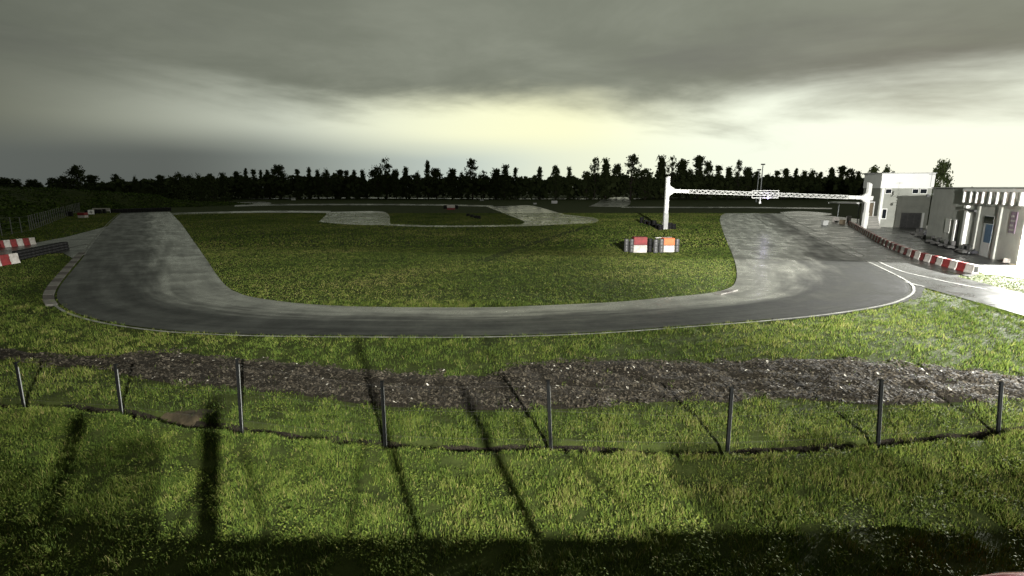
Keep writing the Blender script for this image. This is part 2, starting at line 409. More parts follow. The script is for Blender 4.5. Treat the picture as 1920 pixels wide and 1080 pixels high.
# ------------------------------------------------------------------ the ground
OUT_PX = [(232, 397), (222, 404), (205, 420), (180, 449), (152, 488), (127, 518), (110, 542), (107, 560), (117, 573), (142, 587), (190, 601), (260, 613), (350, 622), (500, 628), (700, 630), (900, 630), (1100, 624), (1300, 610), (1450, 598), (1560, 586), (1650, 571), (1690, 557), (1704, 545), (1700, 533), (1680, 520), (1640, 500), (1570, 467), (1500, 432), (1455, 408), (1440, 400)]
INN_PX = [(318, 397), (325, 404), (340, 420), (360, 448), (388, 488), (408, 518), (428, 540), (455, 553), (500, 562), (580, 571), (700, 576), (900, 577), (1000, 574), (1150, 567), (1250, 558), (1330, 550), (1368, 540), (1380, 526), (1381, 505), (1375, 482), (1365, 458), (1356, 435), (1350, 415), (1352, 405), (1360, 400)]
OUTER, INNER = W2(OUT_PX), W2(INN_PX)
def nearest_match(outer, inner, n=260):
    """pair up both edges: same share of the way round, anchored at the bends"""
    oi = [0, OUT_PX.index((107, 560)), OUT_PX.index((900, 630)), OUT_PX.index((1704, 545)), len(OUT_PX) - 1]
    ii = [0, INN_PX.index((455, 553)), INN_PX.index((900, 577)), INN_PX.index((1380, 526)), len(INN_PX) - 1]
    A, B = [], []
    for k in range(4):
        a = outer[oi[k] * 6: oi[k + 1] * 6 + 1]; b = inner[ii[k] * 6: ii[k + 1] * 6 + 1]
        a, b = resample(a, 66), resample(b, 66)
        A += a[:-1] if k < 3 else a; B += b[:-1] if k < 3 else b
    return A, B
TA, TB = nearest_match(OUTER, INNER)
TRACK_POLY = list(OUTER) + list(INNER)[::-1]
PIT_PX = [(1440, 400), (1480, 401), (1545, 412), (1575, 428), (1625, 455), (1690, 485), (1750, 503), (1800, 516), (1795, 519), (1850, 533), (1900, 546), (1960, 560), (2200, 600), (2200, 660), (2020, 622), (1920, 592), (1850, 572), (1790, 555), (1735, 540), (1729, 548), (1728, 558), (1690, 568), (1640, 579), (1560, 592), (1450, 603), (1450, 596), (1560, 584), (1650, 569), (1688, 555), (1700, 545), (1696, 534), (1676, 521), (1636, 501), (1566, 468), (1496, 433)]
PIT_POLY = [U(a, b).xy for a, b in PIT_PX]
APRON_PX = [(1480, 401), (1545, 412), (1575, 428), (1625, 455), (1690, 485), (1750, 503), (1818, 519), (1836, 514), (1830, 505), (1905, 497.5), (2000, 470), (1760, 425), (1640, 414), (1560, 405)]
APRON_POLY = [U(a, b).xy for a, b in APRON_PX]
SIDE_PX = [(-260, 500), (-260, 482), (0, 462), (70, 455), (130, 443), (203, 424), (180, 450), (160, 478), (135, 484), (118, 474), (60, 478), (0, 485)]
SIDE_POLY = [U(a, b).xy for a, b in SIDE_PX]
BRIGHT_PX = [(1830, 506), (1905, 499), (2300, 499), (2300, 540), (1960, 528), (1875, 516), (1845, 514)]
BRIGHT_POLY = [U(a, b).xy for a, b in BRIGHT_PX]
STRIP_TOP = [(-400, 640), (-150, 645), (0, 651), (130, 672), (250, 664), (330, 660), (440, 673), (560, 681), (700, 696), (850, 703), (945, 701), (975, 684), (1150, 675), (1300, 680), (1440, 675), (1560, 672), (1700, 685), (1800, 691), (1920, 706), (2100, 722), (2400, 750)]
STRIP_BOT = [(-400, 650), (-150, 662), (0, 672), (100, 685), (200, 692), (300, 714), (440, 730), (540, 736), (600, 745), (700, 758), (760, 762), (960, 768), (1100, 762), (1220, 752), (1360, 753), (1440, 744), (1560, 752), (1680, 758), (1800, 752), (1920, 749), (2100, 752), (2400, 765)]
SOIL_POLY = W2(STRIP_TOP, 4) + W2(STRIP_BOT, 4)[::-1]
FENCE_PX = [(-330, 742, 668), (-130, 747, 675), (45, 757, 680), (228, 770, 684), (453, 803, 674), (722, 830, 716), (1032, 838, 714), (1363, 843, 728), (1645, 829, 712), (1870, 806, 716), (2080, 788, 700), (2300, 775, 690)]
FENCE = [U(a, b) for a, b, c in FENCE_PX]
MUD_PX = [(262, 775), (285, 768), (330, 764), (368, 768), (382, 778), (375, 789), (345, 794), (300, 794), (272, 788)]
MUD_POLY = W2(MUD_PX + MUD_PX[:1], 4)[:-1]
FENCE_CURVE = np.array([tuple(p) for p in W2([(a, b) for a, b, c in FENCE_PX], 8)])
def dist_line(xy, line):
    d = np.full(len(xy), 1e9); side = np.zeros(len(xy))
    for a, b in zip(line[:-1], line[1:]):
        ab = b - a; t = np.clip(((xy - a) @ ab) / (ab @ ab), 0, 1)[:, None]
        q = np.linalg.norm(xy - (a + t * ab), axis=1); m = q < d
        d[m] = q[m]; side[m] = (ab[0] * (xy[m, 1] - a[1]) - ab[1] * (xy[m, 0] - a[0]))
    return d, np.sign(side)
def ground_z(xy):
    near = (xy[:, 1] > -2) & (xy[:, 1] < 30) & (np.abs(xy[:, 0]) < 45)
    z = np.full(len(xy), -0.035)
    q = xy[near]
    if len(q):
        h = -0.04 + 0.022 * np.clip(fnoise(q, 1.1, 3), -1, 1)
        d, sd = dist_line(q, FENCE_CURVE)
        lip = np.exp(-((d - 0.55) / 0.35) ** 2) * (sd < 0) * 0.14          # the near side stands a little higher
        tr = -0.30 * np.exp(-((d + 0.10 * fnoise(q, 2.2, 61)) / 0.26) ** 2)
        h = h + lip + tr
        z[near] = h
    return z
xs = np.concatenate([-(30 + np.cumsum(0.4 * 1.13 ** np.arange(58)))[::-1], np.arange(-30, 30.01, 0.3), 30 + np.cumsum(0.4 * 1.13 ** np.arange(58))])
ys = np.concatenate([-(10 + np.cumsum(1.0 * 1.3 ** np.arange(24)))[::-1], np.arange(-10, 6, 1.0), np.arange(6, 26.01, 0.15), 26 + np.cumsum(0.3 * 1.13 ** np.arange(60))])
gx, gy = np.meshgrid(xs, ys); gxy = np.stack([gx.ravel(), gy.ravel()], 1)
gv = np.column_stack([gxy, ground_z(gxy)])
nx, ny = len(xs), len(ys); idx = np.arange(nx * ny).reshape(ny, nx)
gf = np.stack([idx[:-1, :-1].ravel(), idx[:-1, 1:].ravel(), idx[1:, 1:].ravel(), idx[1:, :-1].ravel()], 1)
g = npmesh('ground', gv, gf, 'ground', nper=4); tag(g, kind='structure')
g.data.polygons.foreach_set('use_smooth', [True] * len(g.data.polygons))

RUN = sum(((TA[i + 1] + TB[i + 1]) / 2 - (TA[i] + TB[i]) / 2).length for i in range(len(TA) - 1))
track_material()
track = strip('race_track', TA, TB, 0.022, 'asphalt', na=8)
pit = sheet('pit_road', PIT_POLY, 0.012, 'apron')
apr = sheet('paddock_pavement', APRON_POLY, 0.006, 'apron')
sheet('side_road', SIDE_POLY, 0.010, 'apron')
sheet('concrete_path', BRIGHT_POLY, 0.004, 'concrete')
def grow(name, px_pts, thick, z, m='sheen_asphalt'):
    C = catmull(px_pts, 5)
    A = [U(a, b - thick / 2).xy for a, b in C]; B = [U(a, b + thick / 2).xy for a, b in C]
    return strip(name, A, B, z, m, na=2)
FAR = []
def far_patch(px, z=0.016):
    P = W2(px + px[:1], 4)[:-1]; FAR.append(P); return sheet('far_track', P, z, 'sheen_asphalt')
far_patch([(598, 416), (612, 402), (610, 398), (640, 397), (690, 396), (718, 397), (729, 403), (731, 415), (728, 421), (690, 422), (640, 420)])
far_patch([(914, 388), (960, 386), (1000, 386), (1060, 402), (1117, 409), (1112, 418), (1050, 421), (974, 424), (984, 416), (950, 402)], 0.014)
far_patch([(1104, 387), (1120, 380), (1135, 372), (1178, 371), (1174, 387)], 0.014)
far_patch([(1462, 398), (1500, 396), (1545, 399), (1560, 402), (1530, 405), (1480, 406)], 0.018)
far_patch([(430, 381), (480, 378), (507, 380), (500, 384), (450, 385)], 0.014)
def far_ribbon(px, th, z):
    o = grow('far_track', px, th, z); C = catmull(px, 5)
    FAR.append([U(a, b - th / 2).xy for a, b in C] + [U(a, b + th / 2).xy for a, b in C][::-1]); return o
far_ribbon([(720, 421), (800, 424), (900, 424), (990, 422.5)], 3.0, 0.010)
far_ribbon([(318, 401), (400, 399), (500, 397), (620, 397.5)], 3.4, 0.012)
far_ribbon([(440, 386), (520, 384), (640, 383.5), (800, 384), (925, 386.5)], 2.6, 0.012)
far_ribbon([(470, 373), (640, 371), (800, 372), (1000, 373), (1200, 372.5)], 1.0, 0.010)
far_ribbon([(1165, 388.5), (1300, 389), (1400, 389), (1560, 391)], 2.2, 0.011)

# painted edge lines
lw = offset_strip(TA, -0.18, -0.31)
i0 = 0
strip('edge_line', lw[0], lw[1], 0.032, 'line')
def line(px, w, z=0.030, n=6):
    C = W2(px, n); a, b = offset_strip(C, -w / 2, w / 2); return strip('painted_line', a, b, z, 'line')
line([(1578, 457), (1610, 474), (1640, 488), (1690, 509), (1740, 521), (1790, 532), (1850, 543)], 0.16)
line([(1697, 529), (1715, 534), (1733, 538)], 0.2)
line([(1412, 403), (1425, 413), (1440, 424)], 0.22)
line([(1470, 404), (1500, 420), (1530, 434)], 0.16)
line([(1600, 464), (1625, 464.4)], 0.3)
line([(132, 464), (160, 458), (168, 459)], 0.25)
line([(1030, 403.5), (1070, 406), (1098, 409)], 0.35, n=3)
line([(1085, 407), (1110, 411), (1117, 414)], 0.35, n=3)

# kerb outside the left bend
def kerb(px, n, w, name_lbl):
    C = resample(W2(px, 8), n + 1); e = empty('kerb', (C[0].x, C[0].y, 0)); tag(e, kind='structure')
    A, B = offset_strip(C, 0.03, w)
    for i in range(n):
        m = MB(); o = Vector((C[0].x, C[0].y)); s = 0.02
        a0, a1 = A[i].lerp(A[i + 1], s) - o, A[i].lerp(A[i + 1], 1 - s) - o
        b0, b1 = B[i].lerp(B[i + 1], s) - o, B[i].lerp(B[i + 1], 1 - s) - o
        m.quadbox(a0, a1, b1, b0, -0.05, 0.075)
        for q in (4, 5): v = m.v[q]; m.v[q] = (v[0], v[1], 0.045)
        m.build('kerb_stone', ('kerb_pale', 'kerb_dark')[i % 2], e)
kerb([(110, 571), (103, 560), (106, 543), (125, 516), (150, 486), (161, 474)], 16, 0.5, '')
kerb([(1370, 543), (1355, 547), (1338, 551)], 3, 0.45, '')

# dirt strip and the muddy patch
o = strip('dirt_strip', W2(STRIP_TOP, 6), W2(STRIP_BOT, 6), 0.0, 'soil', na=24)
me = o.data; co = np.zeros(len(me.vertices) * 3, np.float32); me.vertices.foreach_get('co', co); co = co.reshape(-1, 3)
edge = np.tile(np.sin(np.linspace(0, np.pi, 25)), len(co) // 25)
co[:, 2] = -0.03 + 0.07 * np.sqrt(edge) + (0.05 * np.clip(fnoise(co[:, :2].astype(float), 4.0, 11), -1, 1) + 0.03 * np.clip(fnoise(co[:, :2].astype(float), 9.0, 12), -1, 1)) * edge
me.vertices.foreach_set('co', co.ravel()); me.polygons.foreach_set('use_smooth', [True] * len(me.polygons))
mc = U(325, 779).xy; gxm, gym = np.meshgrid(np.linspace(-1.5, 1.5, 90), np.linspace(-1.0, 1.0, 60)); mq = np.stack([mc[0] + gxm.ravel(), mc[1] + gym.ravel()], 1)
mr_ = np.sqrt((gxm.ravel() / 0.95) ** 2 + (gym.ravel() / 0.50) ** 2) + 0.22 * fnoise(mq, 3.0, 71) + 0.10 * fnoise(mq, 9.0, 72)
mz = ground_z(mq) + 0.02 - 0.05 * np.clip(mr_ - .6, 0, 1); mi_ = np.arange(90 * 60).reshape(60, 90)
mf = np.stack([mi_[:-1, :-1].ravel(), mi_[:-1, 1:].ravel(), mi_[1:, 1:].ravel(), mi_[1:, :-1].ravel()], 1); mf = mf[(mr_[mf] < 1).all(1)]
o = npmesh('mud_patch', np.column_stack([mq, mz]), mf, 'mud', nper=4); o['kind'] = 'structure'; o.data.polygons.foreach_set('use_smooth', [True] * len(o.data.polygons))
fc = resample([Vector(tuple(p)) for p in FENCE_CURVE], 320); cols = []
A_, B_ = offset_strip(fc, -0.34, 0.34)
o = strip('fence_ditch', A_, B_, 0, 'soil', na=8); me = o.data; co = np.zeros(len(me.vertices) * 3, np.float32); me.vertices.foreach_get('co', co); co = co.reshape(-1, 3)
co[:, 2] = ground_z(co[:, :2].astype(float)) + 0.012 - 0.06 * (np.abs(np.tile(np.linspace(-1, 1, 9), len(co) // 9)) > .9)
me.vertices.foreach_set('co', co.ravel()); me.polygons.foreach_set('use_smooth', [True] * len(me.polygons))

# chips, bark and litter lying on the dirt strip
def in_box_frame(xy, lo=-80, hi=2000):
    return np.ones(len(xy), bool)
n = 110000
lo = np.min([[p[0], p[1]] for p in SOIL_POLY], 0); hi = np.max([[p[0], p[1]] for p in SOIL_POLY], 0)
lo = np.maximum(lo, (-24, 0)); hi = np.minimum(hi, (24, 40))
q = rng.uniform(lo, hi, (n, 2)); q = q[inpoly(q + 0.25 * np.stack([fnoise(q, 3, 21), fnoise(q, 3, 22)], 1), SOIL_POLY)]
k = len(q); a = rng.uniform(0, 6.28, k); ln = rng.uniform(0.012, 0.055, k); wd = ln * rng.uniform(0.25, 0.7, k); tl = rng.uniform(-0.9, 0.9, k)
z = 0.035 + 0.05 * np.clip(fnoise(q, 4.0, 11), -1, 1) + rng.uniform(0, 0.03, k)
ca, sa = np.cos(a), np.sin(a); vv = np.zeros((k, 4, 3))
for j, (u, w) in enumerate(((-1, -1), (1, -1), (1, 1), (-1, 1))):
    vv[:, j, 0] = q[:, 0] + u * ln * ca - w * wd * sa; vv[:, j, 1] = q[:, 1] + u * ln * sa + w * wd * ca
    vv[:, j, 2] = z + tl * ln * u * 0.6 + 0.4 * rng.uniform(-1, 1, k) * wd
tn = rng.uniform(0, 0.72, k); tn[rng.random(k) < 0.008] = 1.0
o = npmesh('bark_chips', vv.reshape(-1, 3), np.arange(k * 4).reshape(-1, 4), 'chips', np.repeat(tn, 4), nper=4)
tag(o, 'loose dark bark chips and pale litter scattered along the dirt strip', 'bark chips', kind='stuff')

# grassy bank on the left, behind the far fence
BANK_PX = [(-900, 560), (-500, 500), (-250, 470), (0, 438), (60, 425), (100, 410), (150, 397), (250, 391), (360, 388), (480, 383)]
BB = W2(BANK_PX, 5); prof = [(0.6, -0.06), (3, 0.5), (7, 2.4), (12, 4.6), (16, 5.4), (22, 5.6), (36, 5.5), (60, -0.1)]
vs = []; fs = []
for i, p in enumerate(BB):
    d = (BB[min(i + 1, len(BB) - 1)] - BB[max(i - 1, 0)]).normalized(); nrm = Vector((-d.y, d.x))
    if nrm.dot(p) < 0: nrm = -nrm
    fade = min(1, (len(BB) - 1 - i) / 12)
    for r, h in prof:
        c = p + nrm * r; vs.append((c.x, c.y, (h + (0.35 * math.sin(c.x * 0.3 + c.y * 0.17) + 0.2 * math.sin(c.x * 0.9)) * (h > 1)) * fade + (0 if h > 0 else h)))
w = len(prof)
for i in range(len(BB) - 1):
    for k in range(w - 1): fs.append((i * w + k, (i + 1) * w + k, (i + 1) * w + k + 1, i * w + k + 1))
bank = npmesh('grass_bank', np.array(vs), np.array(fs), 'far_ground', nper=4); bank['kind'] = 'structure'
bank.data.polygons.foreach_set('use_smooth', [True] * len(bank.data.polygons))

gs = np.random.default_rng(55); bv = np.array(vs).reshape(len(BB), w, 3); NS = 26000
ri = gs.uniform(0, len(BB) - 1.001, NS); rk = gs.uniform(0, 5.2, NS); i0_ = ri.astype(int); k0_ = rk.astype(int); fi = (ri - i0_)[:, None]; fk = (rk - k0_)[:, None]
bp_ = (bv[i0_, k0_] * (1 - fi) + bv[i0_ + 1, k0_] * fi) * (1 - fk) + (bv[i0_, k0_ + 1] * (1 - fi) + bv[i0_ + 1, k0_ + 1] * fi) * fk
sz = gs.uniform(.15, .55, (NS, 1)) * np.clip(.8 + .5 * fnoise(bp_[:, :2], .35, 56), .3, 1.8)[:, None]
d1 = gs.normal(0, 1, (NS, 3)); d1[:, 2] = np.abs(d1[:, 2]) * .6; d1 /= np.linalg.norm(d1, axis=1)[:, None]; d2 = np.cross(d1, gs.normal(0, 1, (NS, 3))); d2 /= np.linalg.norm(d2, axis=1)[:, None]
bp_[:, 2] += gs.uniform(0, .3, NS)
V = np.stack([bp_ - d1 * sz, bp_ - d2 * sz * .5, bp_ + d1 * sz, bp_ + d2 * sz * .5], 1).reshape(-1, 3)
o = npmesh('bank_scrub', V, np.arange(NS * 4).reshape(-1, 4), 'grass', np.repeat(np.clip(gs.normal(.22, .16, NS), 0, 1), 4), nper=4); tag(o, 'rough scrub and tall grass covering the bank behind the paling fence', 'scrub', kind='stuff')
# ------------------------------------------------------------------ grass
HARD = [TRACK_POLY, PIT_POLY, APRON_POLY, SIDE_POLY, BRIGHT_POLY]
def blades(name, zone, dens, hmin, hmax, wmul, bend, seed, label, seg2=False, mown=0.0):
    g = np.random.default_rng(seed)
    x0, x1, y0, y1 = zone
    n = int((x1 - x0) * (y1 - y0) * dens); q = g.uniform((x0, y0), (x1, y1), (n, 2))
    q = q[np.abs(q[:, 0]) < q[:, 1] * 1.10 + 3.5]
    for P in HARD: q = q[~inpoly(q + 0.10 * np.stack([fnoise(q, 5, 51), fnoise(q, 5, 52)], 1), P)]
    cl = 0.55 * fnoise(q, 1.6, 5) + 0.75 * fnoise(q, 7.0, 8); cl2 = fnoise(q, 0.35, 6) + 0.6 * fnoise(q, 2.5, 7)
    cl = cl * (1 - .62 * mown); cl2 = cl2 + .55 * mown + mown * .5 * fnoise(q * np.array([.25, 1.0]), .9, 9)
    jit = 0.42 * np.stack([fnoise(q, 3.5, 31), fnoise(q, 3.5, 32)], 1)
    soil = inpoly(q + jit, SOIL_POLY); mud = (np.sqrt(((q[:, 0] - mc[0]) / .95) ** 2 + ((q[:, 1] - mc[1]) / .5) ** 2) + 0.22 * fnoise(q, 3.0, 71) + .1 * fnoise(q, 9., 72)) < .95
    keep = (g.random(len(q)) < np.clip(0.62 + .25 * mown + 0.50 * cl, 0.10, 1)) & (~soil | (g.random(len(q)) < 0.02 + .10 * (fnoise(q, 2.0, 81) > .55))) & (~mud | (g.random(len(q)) < 0.05))
    q, cl, cl2 = q[keep], cl[keep], cl2[keep]; 
    if y0 < 26:
        d, sd = dist_line(q, FENCE_CURVE); keep = (d + 0.14 * fnoise(q, 2.2, 61) > 0.25) | (g.random(len(q)) < 0.05)
        q, cl, cl2 = q[keep], cl[keep], cl2[keep]
    if y0 >= 26:                                # the worn rut across the infield
        d, sd = dist_line(q, np.array([tuple(U(a, b).xy) for a, b in ((1105, 424), (1060, 437), (1000, 456), (950, 472), (905, 489))])); keep = (d > 0.55) | (g.random(len(q)) < 0.25)
        q, cl, cl2 = q[keep], cl[keep], cl2[keep]
    k = len(q); z = ground_z(q) - 0.01
    h = g.uniform(hmin, hmax, k) * np.clip(0.9 + 0.50 * cl, 0.35, 2.0); w = wmul * g.uniform(0.6, 1.3, k)
    a = g.uniform(0, 6.28, k); la = g.uniform(0, 6.28, k); ln = h * bend * g.uniform(0.2, 1.2, k)
    dx, dy = np.cos(a) * w / 2, np.sin(a) * w / 2; lx, ly = np.cos(la) * ln, np.sin(la) * ln
    tint = np.clip(0.46 + 0.17 * cl2 + 0.10 * cl + g.normal(0, 0.20, k), 0.02, 0.98); tint[g.random(k) < 0.02] = 1.0
    B0 = np.stack([q[:, 0] - dx, q[:, 1] - dy, z], 1); B1 = np.stack([q[:, 0] + dx, q[:, 1] + dy, z], 1)
    T = np.stack([q[:, 0] + lx, q[:, 1] + ly, z + h], 1)
    if seg2:
        M0 = np.stack([q[:, 0] - dx * .8 + lx * .28, q[:, 1] - dy * .8 + ly * .28, z + h * .62], 1); M1 = M0 + np.stack([dx * 1.6, dy * 1.6, 0 * dx], 1)
        v = np.stack([B0, B1, M0, M1, T], 1).reshape(-1, 3); b = np.arange(k)[:, None] * 5
        f = np.concatenate([b + np.array([[0, 1, 3]]), b + np.array([[0, 3, 2]]), b + np.array([[2, 3, 4]])]); tt = np.repeat(tint, 5)
    else:
        v = np.stack([B0, B1, T], 1).reshape(-1, 3); f = np.arange(k * 3).reshape(-1, 3); tt = np.repeat(tint, 3)
    o = npmesh(name, v, f, 'grass', tt); tag(o, label, 'grass', kind='stuff'); return k
nb = blades('grass', (-17, 17, 4.6, 13.0), 1600, 0.06, 0.14, 0.013, 0.65, 1, 'rough green grass on the near side of the wire fence', seg2=True)
nb += blades('grass', (-34, 34, 13.0, 27.0), 400, 0.07, 0.15, 0.026, 0.6, 2, 'rough green grass verge between the fence and the track bend')
nb += blades('grass', (-60, 75, 27.0, 52.0), 150, 0.05, 0.09, 0.050, 0.9, 3, 'mown green grass of the infield inside the track bend', mown=.9)
nb += blades('grass', (-125, 60, 52.0, 120.0), 24, 0.08, 0.16, 0.15, 0.9, 4, 'dim grass of the far infield around the distant track', mown=.9)
# broad-leaved weeds and clover in the near grass
gq = np.random.default_rng(9); q = gq.uniform((-16, 4.8), (16, 15), (120000, 2)); q = q[np.abs(q[:, 0]) < q[:, 1] * 1.1 + 2]
cl = fnoise(q, 2.6, 15); q = q[(cl > 0.05) & ~inpoly(q, SOIL_POLY) & ~inpoly(q, MUD_POLY)]
d, sd = dist_line(q, FENCE_CURVE); q = q[d > 0.2]; k = len(q)
z = ground_z(q) + gq.uniform(0.03, 0.13, k); a = gq.uniform(0, 6.28, k); s = gq.uniform(0.008, 0.022, k); t1 = gq.uniform(-.6, .6, k); t2 = gq.uniform(-.6, .6, k)
vv = np.zeros((k, 4, 3))
for j, (u, w) in enumerate(((-1.3, 0), (0, -.8), (1.3, 0), (0, .8))):
    vv[:, j, 0] = q[:, 0] + s * (u * np.cos(a) - w * np.sin(a)); vv[:, j, 1] = q[:, 1] + s * (u * np.sin(a) + w * np.cos(a)); vv[:, j, 2] = z + s * (u * t1 + w * t2)
o = npmesh('clover', vv.reshape(-1, 3), np.arange(k * 4).reshape(-1, 4), 'grass', np.repeat(np.clip(gq.normal(0.62, 0.14, k), 0, .9), 4), nper=4)
tag(o, 'small broad clover leaves mixed into the near grass', 'clover', kind='stuff')
# ------------------------------------------------------------------ near wire fence
e = empty('wire_fence', tuple(FENCE[0])); O = FENCE[0]
tag(e, 'low wire netting fence on steel angle posts across the near grass', 'fence')
heads = []
TOPX = {45: 31, 228: 217, 453: 445, 722: 716, 1032: 1027, 1363: 1371, 1645: 1651, 1870: 1875}
for p, (a, b, c) in zip(FENCE, FENCE_PX):
    h = max(0.9, Zat(c, p)); q = p - O; s = 0.036; t = 0.008
    lean = (math.atan2((TOPX[a] - 960) / FPX * (p.y * cP - (h - H) * sP) - p.x, h) if a in TOPX else 0)
    m = MB()
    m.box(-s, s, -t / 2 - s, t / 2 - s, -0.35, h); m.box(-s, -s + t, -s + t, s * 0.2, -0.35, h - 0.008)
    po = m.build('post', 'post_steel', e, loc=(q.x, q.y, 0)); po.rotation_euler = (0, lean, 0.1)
    MB().box(s + .002, s + .008, -s - .006, -s * .3, -0.3, h - 0.12).build('highlight_strip', 'dull_post', po)  # paler strip stands in for the lamp highlight on the right edge
    cp = MB().box(-s - .006, s + .006, -s - .008, s + .006, h, h + 0.02).build('cap', 'post_steel', po)
    heads.append((p, h))
for f, r in ((0.93, 0.0035), (0.55, 0.003), (0.12, 0.003)):
    m = MB(); pts = []
    for (p, h), (p2, h2) in zip(heads, heads[1:]):
        for k in range(6):
            t = k / 6; c = p.lerp(p2, t) - O; pts.append((c.x, c.y, (h + (h2 - h) * t) * f - 0.03 * math.sin(math.pi * t)))
    m.tube(pts, r * .7, 4); m.build('strand_wire', 'old_wire', e)
m = MB()
for (p, h), (p2, h2) in zip(heads, heads[1:]):
    L = (p2 - p).length; nn_ = int(L / 0.12)
    for k in range(nn_):
        t = k / nn_; c = p.lerp(p2, t) - O; hh = (h + (h2 - h) * t) * 0.93
        m.tube([(c.x, c.y, 0.0), (c.x, c.y, hh - 0.03 * math.sin(math.pi * t))], 0.0009, 3, False)
    for j in range(1, 9):
        f = 0.93 * j / 9.5; a = p - O; b = p2 - O
        m.tube([(a.x, a.y, h * f), (b.x, b.y, h2 * f)], 0.0009, 3, False)
m.build('wire_netting', 'old_wire', e)

# ------------------------------------------------------------------ far fence on the left
LF = [(-120, 456, 418), (-90, 452, 416), (-62, 448, 414), (-38, 446, 412), (-16, 444, 410), (4, 442, 408), (23, 439, 407), (41, 436, 407), (57, 433, 404)]
n_ = 27
for i in range(1, n_ + 1):
    t = i / n_; u = 1 - (1 - t) ** 1.25
    LF.append((57 + (150 - 57) * u, 433 + (396 - 433) * u, 404 + (380 - 404) * u))
FB = [U(a, b) for a, b, c in LF]
e = empty('paling_fence', tuple(FB[0])); tag(e, 'tall fence of slim pale posts running along the foot of the grass bank', 'fence')
tops = []
for p, (a, b, c) in zip(FB, LF):
    h = Zat(c, p); q = p - FB[0]; m = MB(); m.tube([(0, 0, -0.3), (0, 0, h)], [0.055, 0.05], 6)
    po = m.build('post', 'dull_post', e, loc=(q.x, q.y, 0)); po.rotation_euler = (random.uniform(-.02, .02), random.uniform(-.03, .03), 0); tops.append((q.x, q.y, h))
for f in (0.97, 0.66, 0.34, 0.05):
    m = MB(); m.tube([(x, y, h * f) for x, y, h in tops], 0.006, 3); m.build('strand_wire', 'galv', e)

ORD = 'first second third fourth fifth sixth seventh eighth ninth tenth eleventh twelfth thirteenth fourteenth fifteenth sixteenth seventeenth eighteenth nineteenth twentieth'.split()
def nth(i): return ORD[i] if i < 20 else 'twenty-' + ORD[i - 20]
# ------------------------------------------------------------------ plastic barriers
def barrier_mesh(L, Wd, Hh):
    """moulded traffic barrier: broad foot, tapered shoulders, two forklift slots"""
    m = MB(); prof = [(-.5, 0), (-.5, .18), (-.40, .30), (-.32, .94), (-.27, 1.0), (.27, 1.0), (.32, .94), (.40, .30), (.5, .18), (.5, 0)]
    xs_ = (-.5, -.47, .47, .5); n = len(prof)
    for xi, x in enumerate(xs_):
        k = 0.93 if xi in (0, 3) else 1.0
        for y, z in prof: m.v.append((x * L, y * Wd * k, z * Hh * (1 - (1 - k) * 0.4)))
    for i in range(3):
        for j in range(n - 1): m.f.append((i * n + j, i * n + j + 1, (i + 1) * n + j + 1, (i + 1) * n + j))
    m.f.append(tuple(range(n))[::-1]); m.f.append(tuple(3 * n + j for j in range(n)))
    return m
def slot_mesh(L, Wd, Hh, side):
    m = MB()
    for x in (-.22, .22): m.box(x * L - .1 * L, x * L + .1 * L, side * Wd * .502 - .004, side * Wd * .502 + .004, 0.02 * Hh, .13 * Hh)
    return m
def barrier(p, rz, L, Wd, Hh, m, label, group, name='plastic_barrier'):
    e = empty(name, (p.x, p.y, 0.012), rz); tag(e, label, 'barrier', group)
    barrier_mesh(L, Wd, Hh).build('shell', m, e)
    return e
ROW = resample(W2([(1829, 514), (1762, 497), (1700, 478), (1640, 450), (1612, 433), (1592, 422)], 8), 57)
for i in range(56):
    a, b = ROW[i], ROW[i + 1]; c = (a + b) / 2; d = b - a
    red = i % 2 == 1
    jit = Vector((random.uniform(-.035, .035), random.uniform(-.035, .035)))
    lab = nth(i // 2) + (' red' if red else ' white') + ' plastic barrier counted from the open end of the long pit row'
    if i == 0: lab = 'white moulded plastic barrier with dark hollow end at the open end of the long row'
    e = barrier(c + jit, math.atan2(d.y, d.x) + random.uniform(-.05, .05), d.length * 0.96, 0.44, 0.62, 'plastic_red' if red else 'plastic_white', lab, 'barriers in the long pit row' if i else None)
    if i == 0: MB().box(-d.length * .485 - .006, -d.length * .478, -.12, .12, .12, .5).build('hollow_end', 'trim_dark', e)
def wall_row(px, n, m0, hgt, where):
    P = resample([U(a, b).xy for a, b in px], n + 1)
    for i in range(n):
        a, b = P[i], P[i + 1]; c = (a + b) / 2; d = b - a; red = (i % 2) == m0
        barrier(c, math.atan2(d.y, d.x), d.length * 0.97, 0.5, hgt, 'plastic_red' if red else 'plastic_white', nth(i // 2) + (' red' if red else ' white') + ' plastic barrier from the track end of the ' + where, 'barriers in the ' + where)
wall_row([(65, 458), (-75, 473)], 11, 1, 0.72, 'row below the bank')
wall_row([(33, 493), (-80, 512)], 6, 1, 0.80, 'row next to the tyre wall')

# ------------------------------------------------------------------ tyres
def tyre_prof(r=0.29, w=0.2):
    return [(r * .58, -w * .42), (r * .80, -w * .5), (r * .95, -w * .42), (r, -w * .2), (r, w * .2), (r * .95, w * .42), (r * .80, w * .5), (r * .58, w * .42), (r * .55, 0), (r * .58, -w * .42)]
def tyre_data(r, w):
    m = MB().lathe(tyre_prof(r, w), 12); me = m.mesh('tyre'); me.materials.append(MATS['rubber']); me.polygons.foreach_set('use_smooth', [True] * len(me.polygons)); return me
TY = tyre_data(0.29, 0.2)
def tyre_stack(p, n, label, group, z0=0.0, r=1.0):
    e = empty('tyre_stack', (p.x, p.y, z0), random.uniform(0, 6)); tag(e, label, 'tyre stack', group)
    for i in range(n):
        t = bpy.data.objects.new('tyre', TY); t.location = (random.uniform(-.02, .02), random.uniform(-.02, .02), 0.1 * r + i * 0.2 * r); t.scale = (r, r, r); link(t, e)
    return e
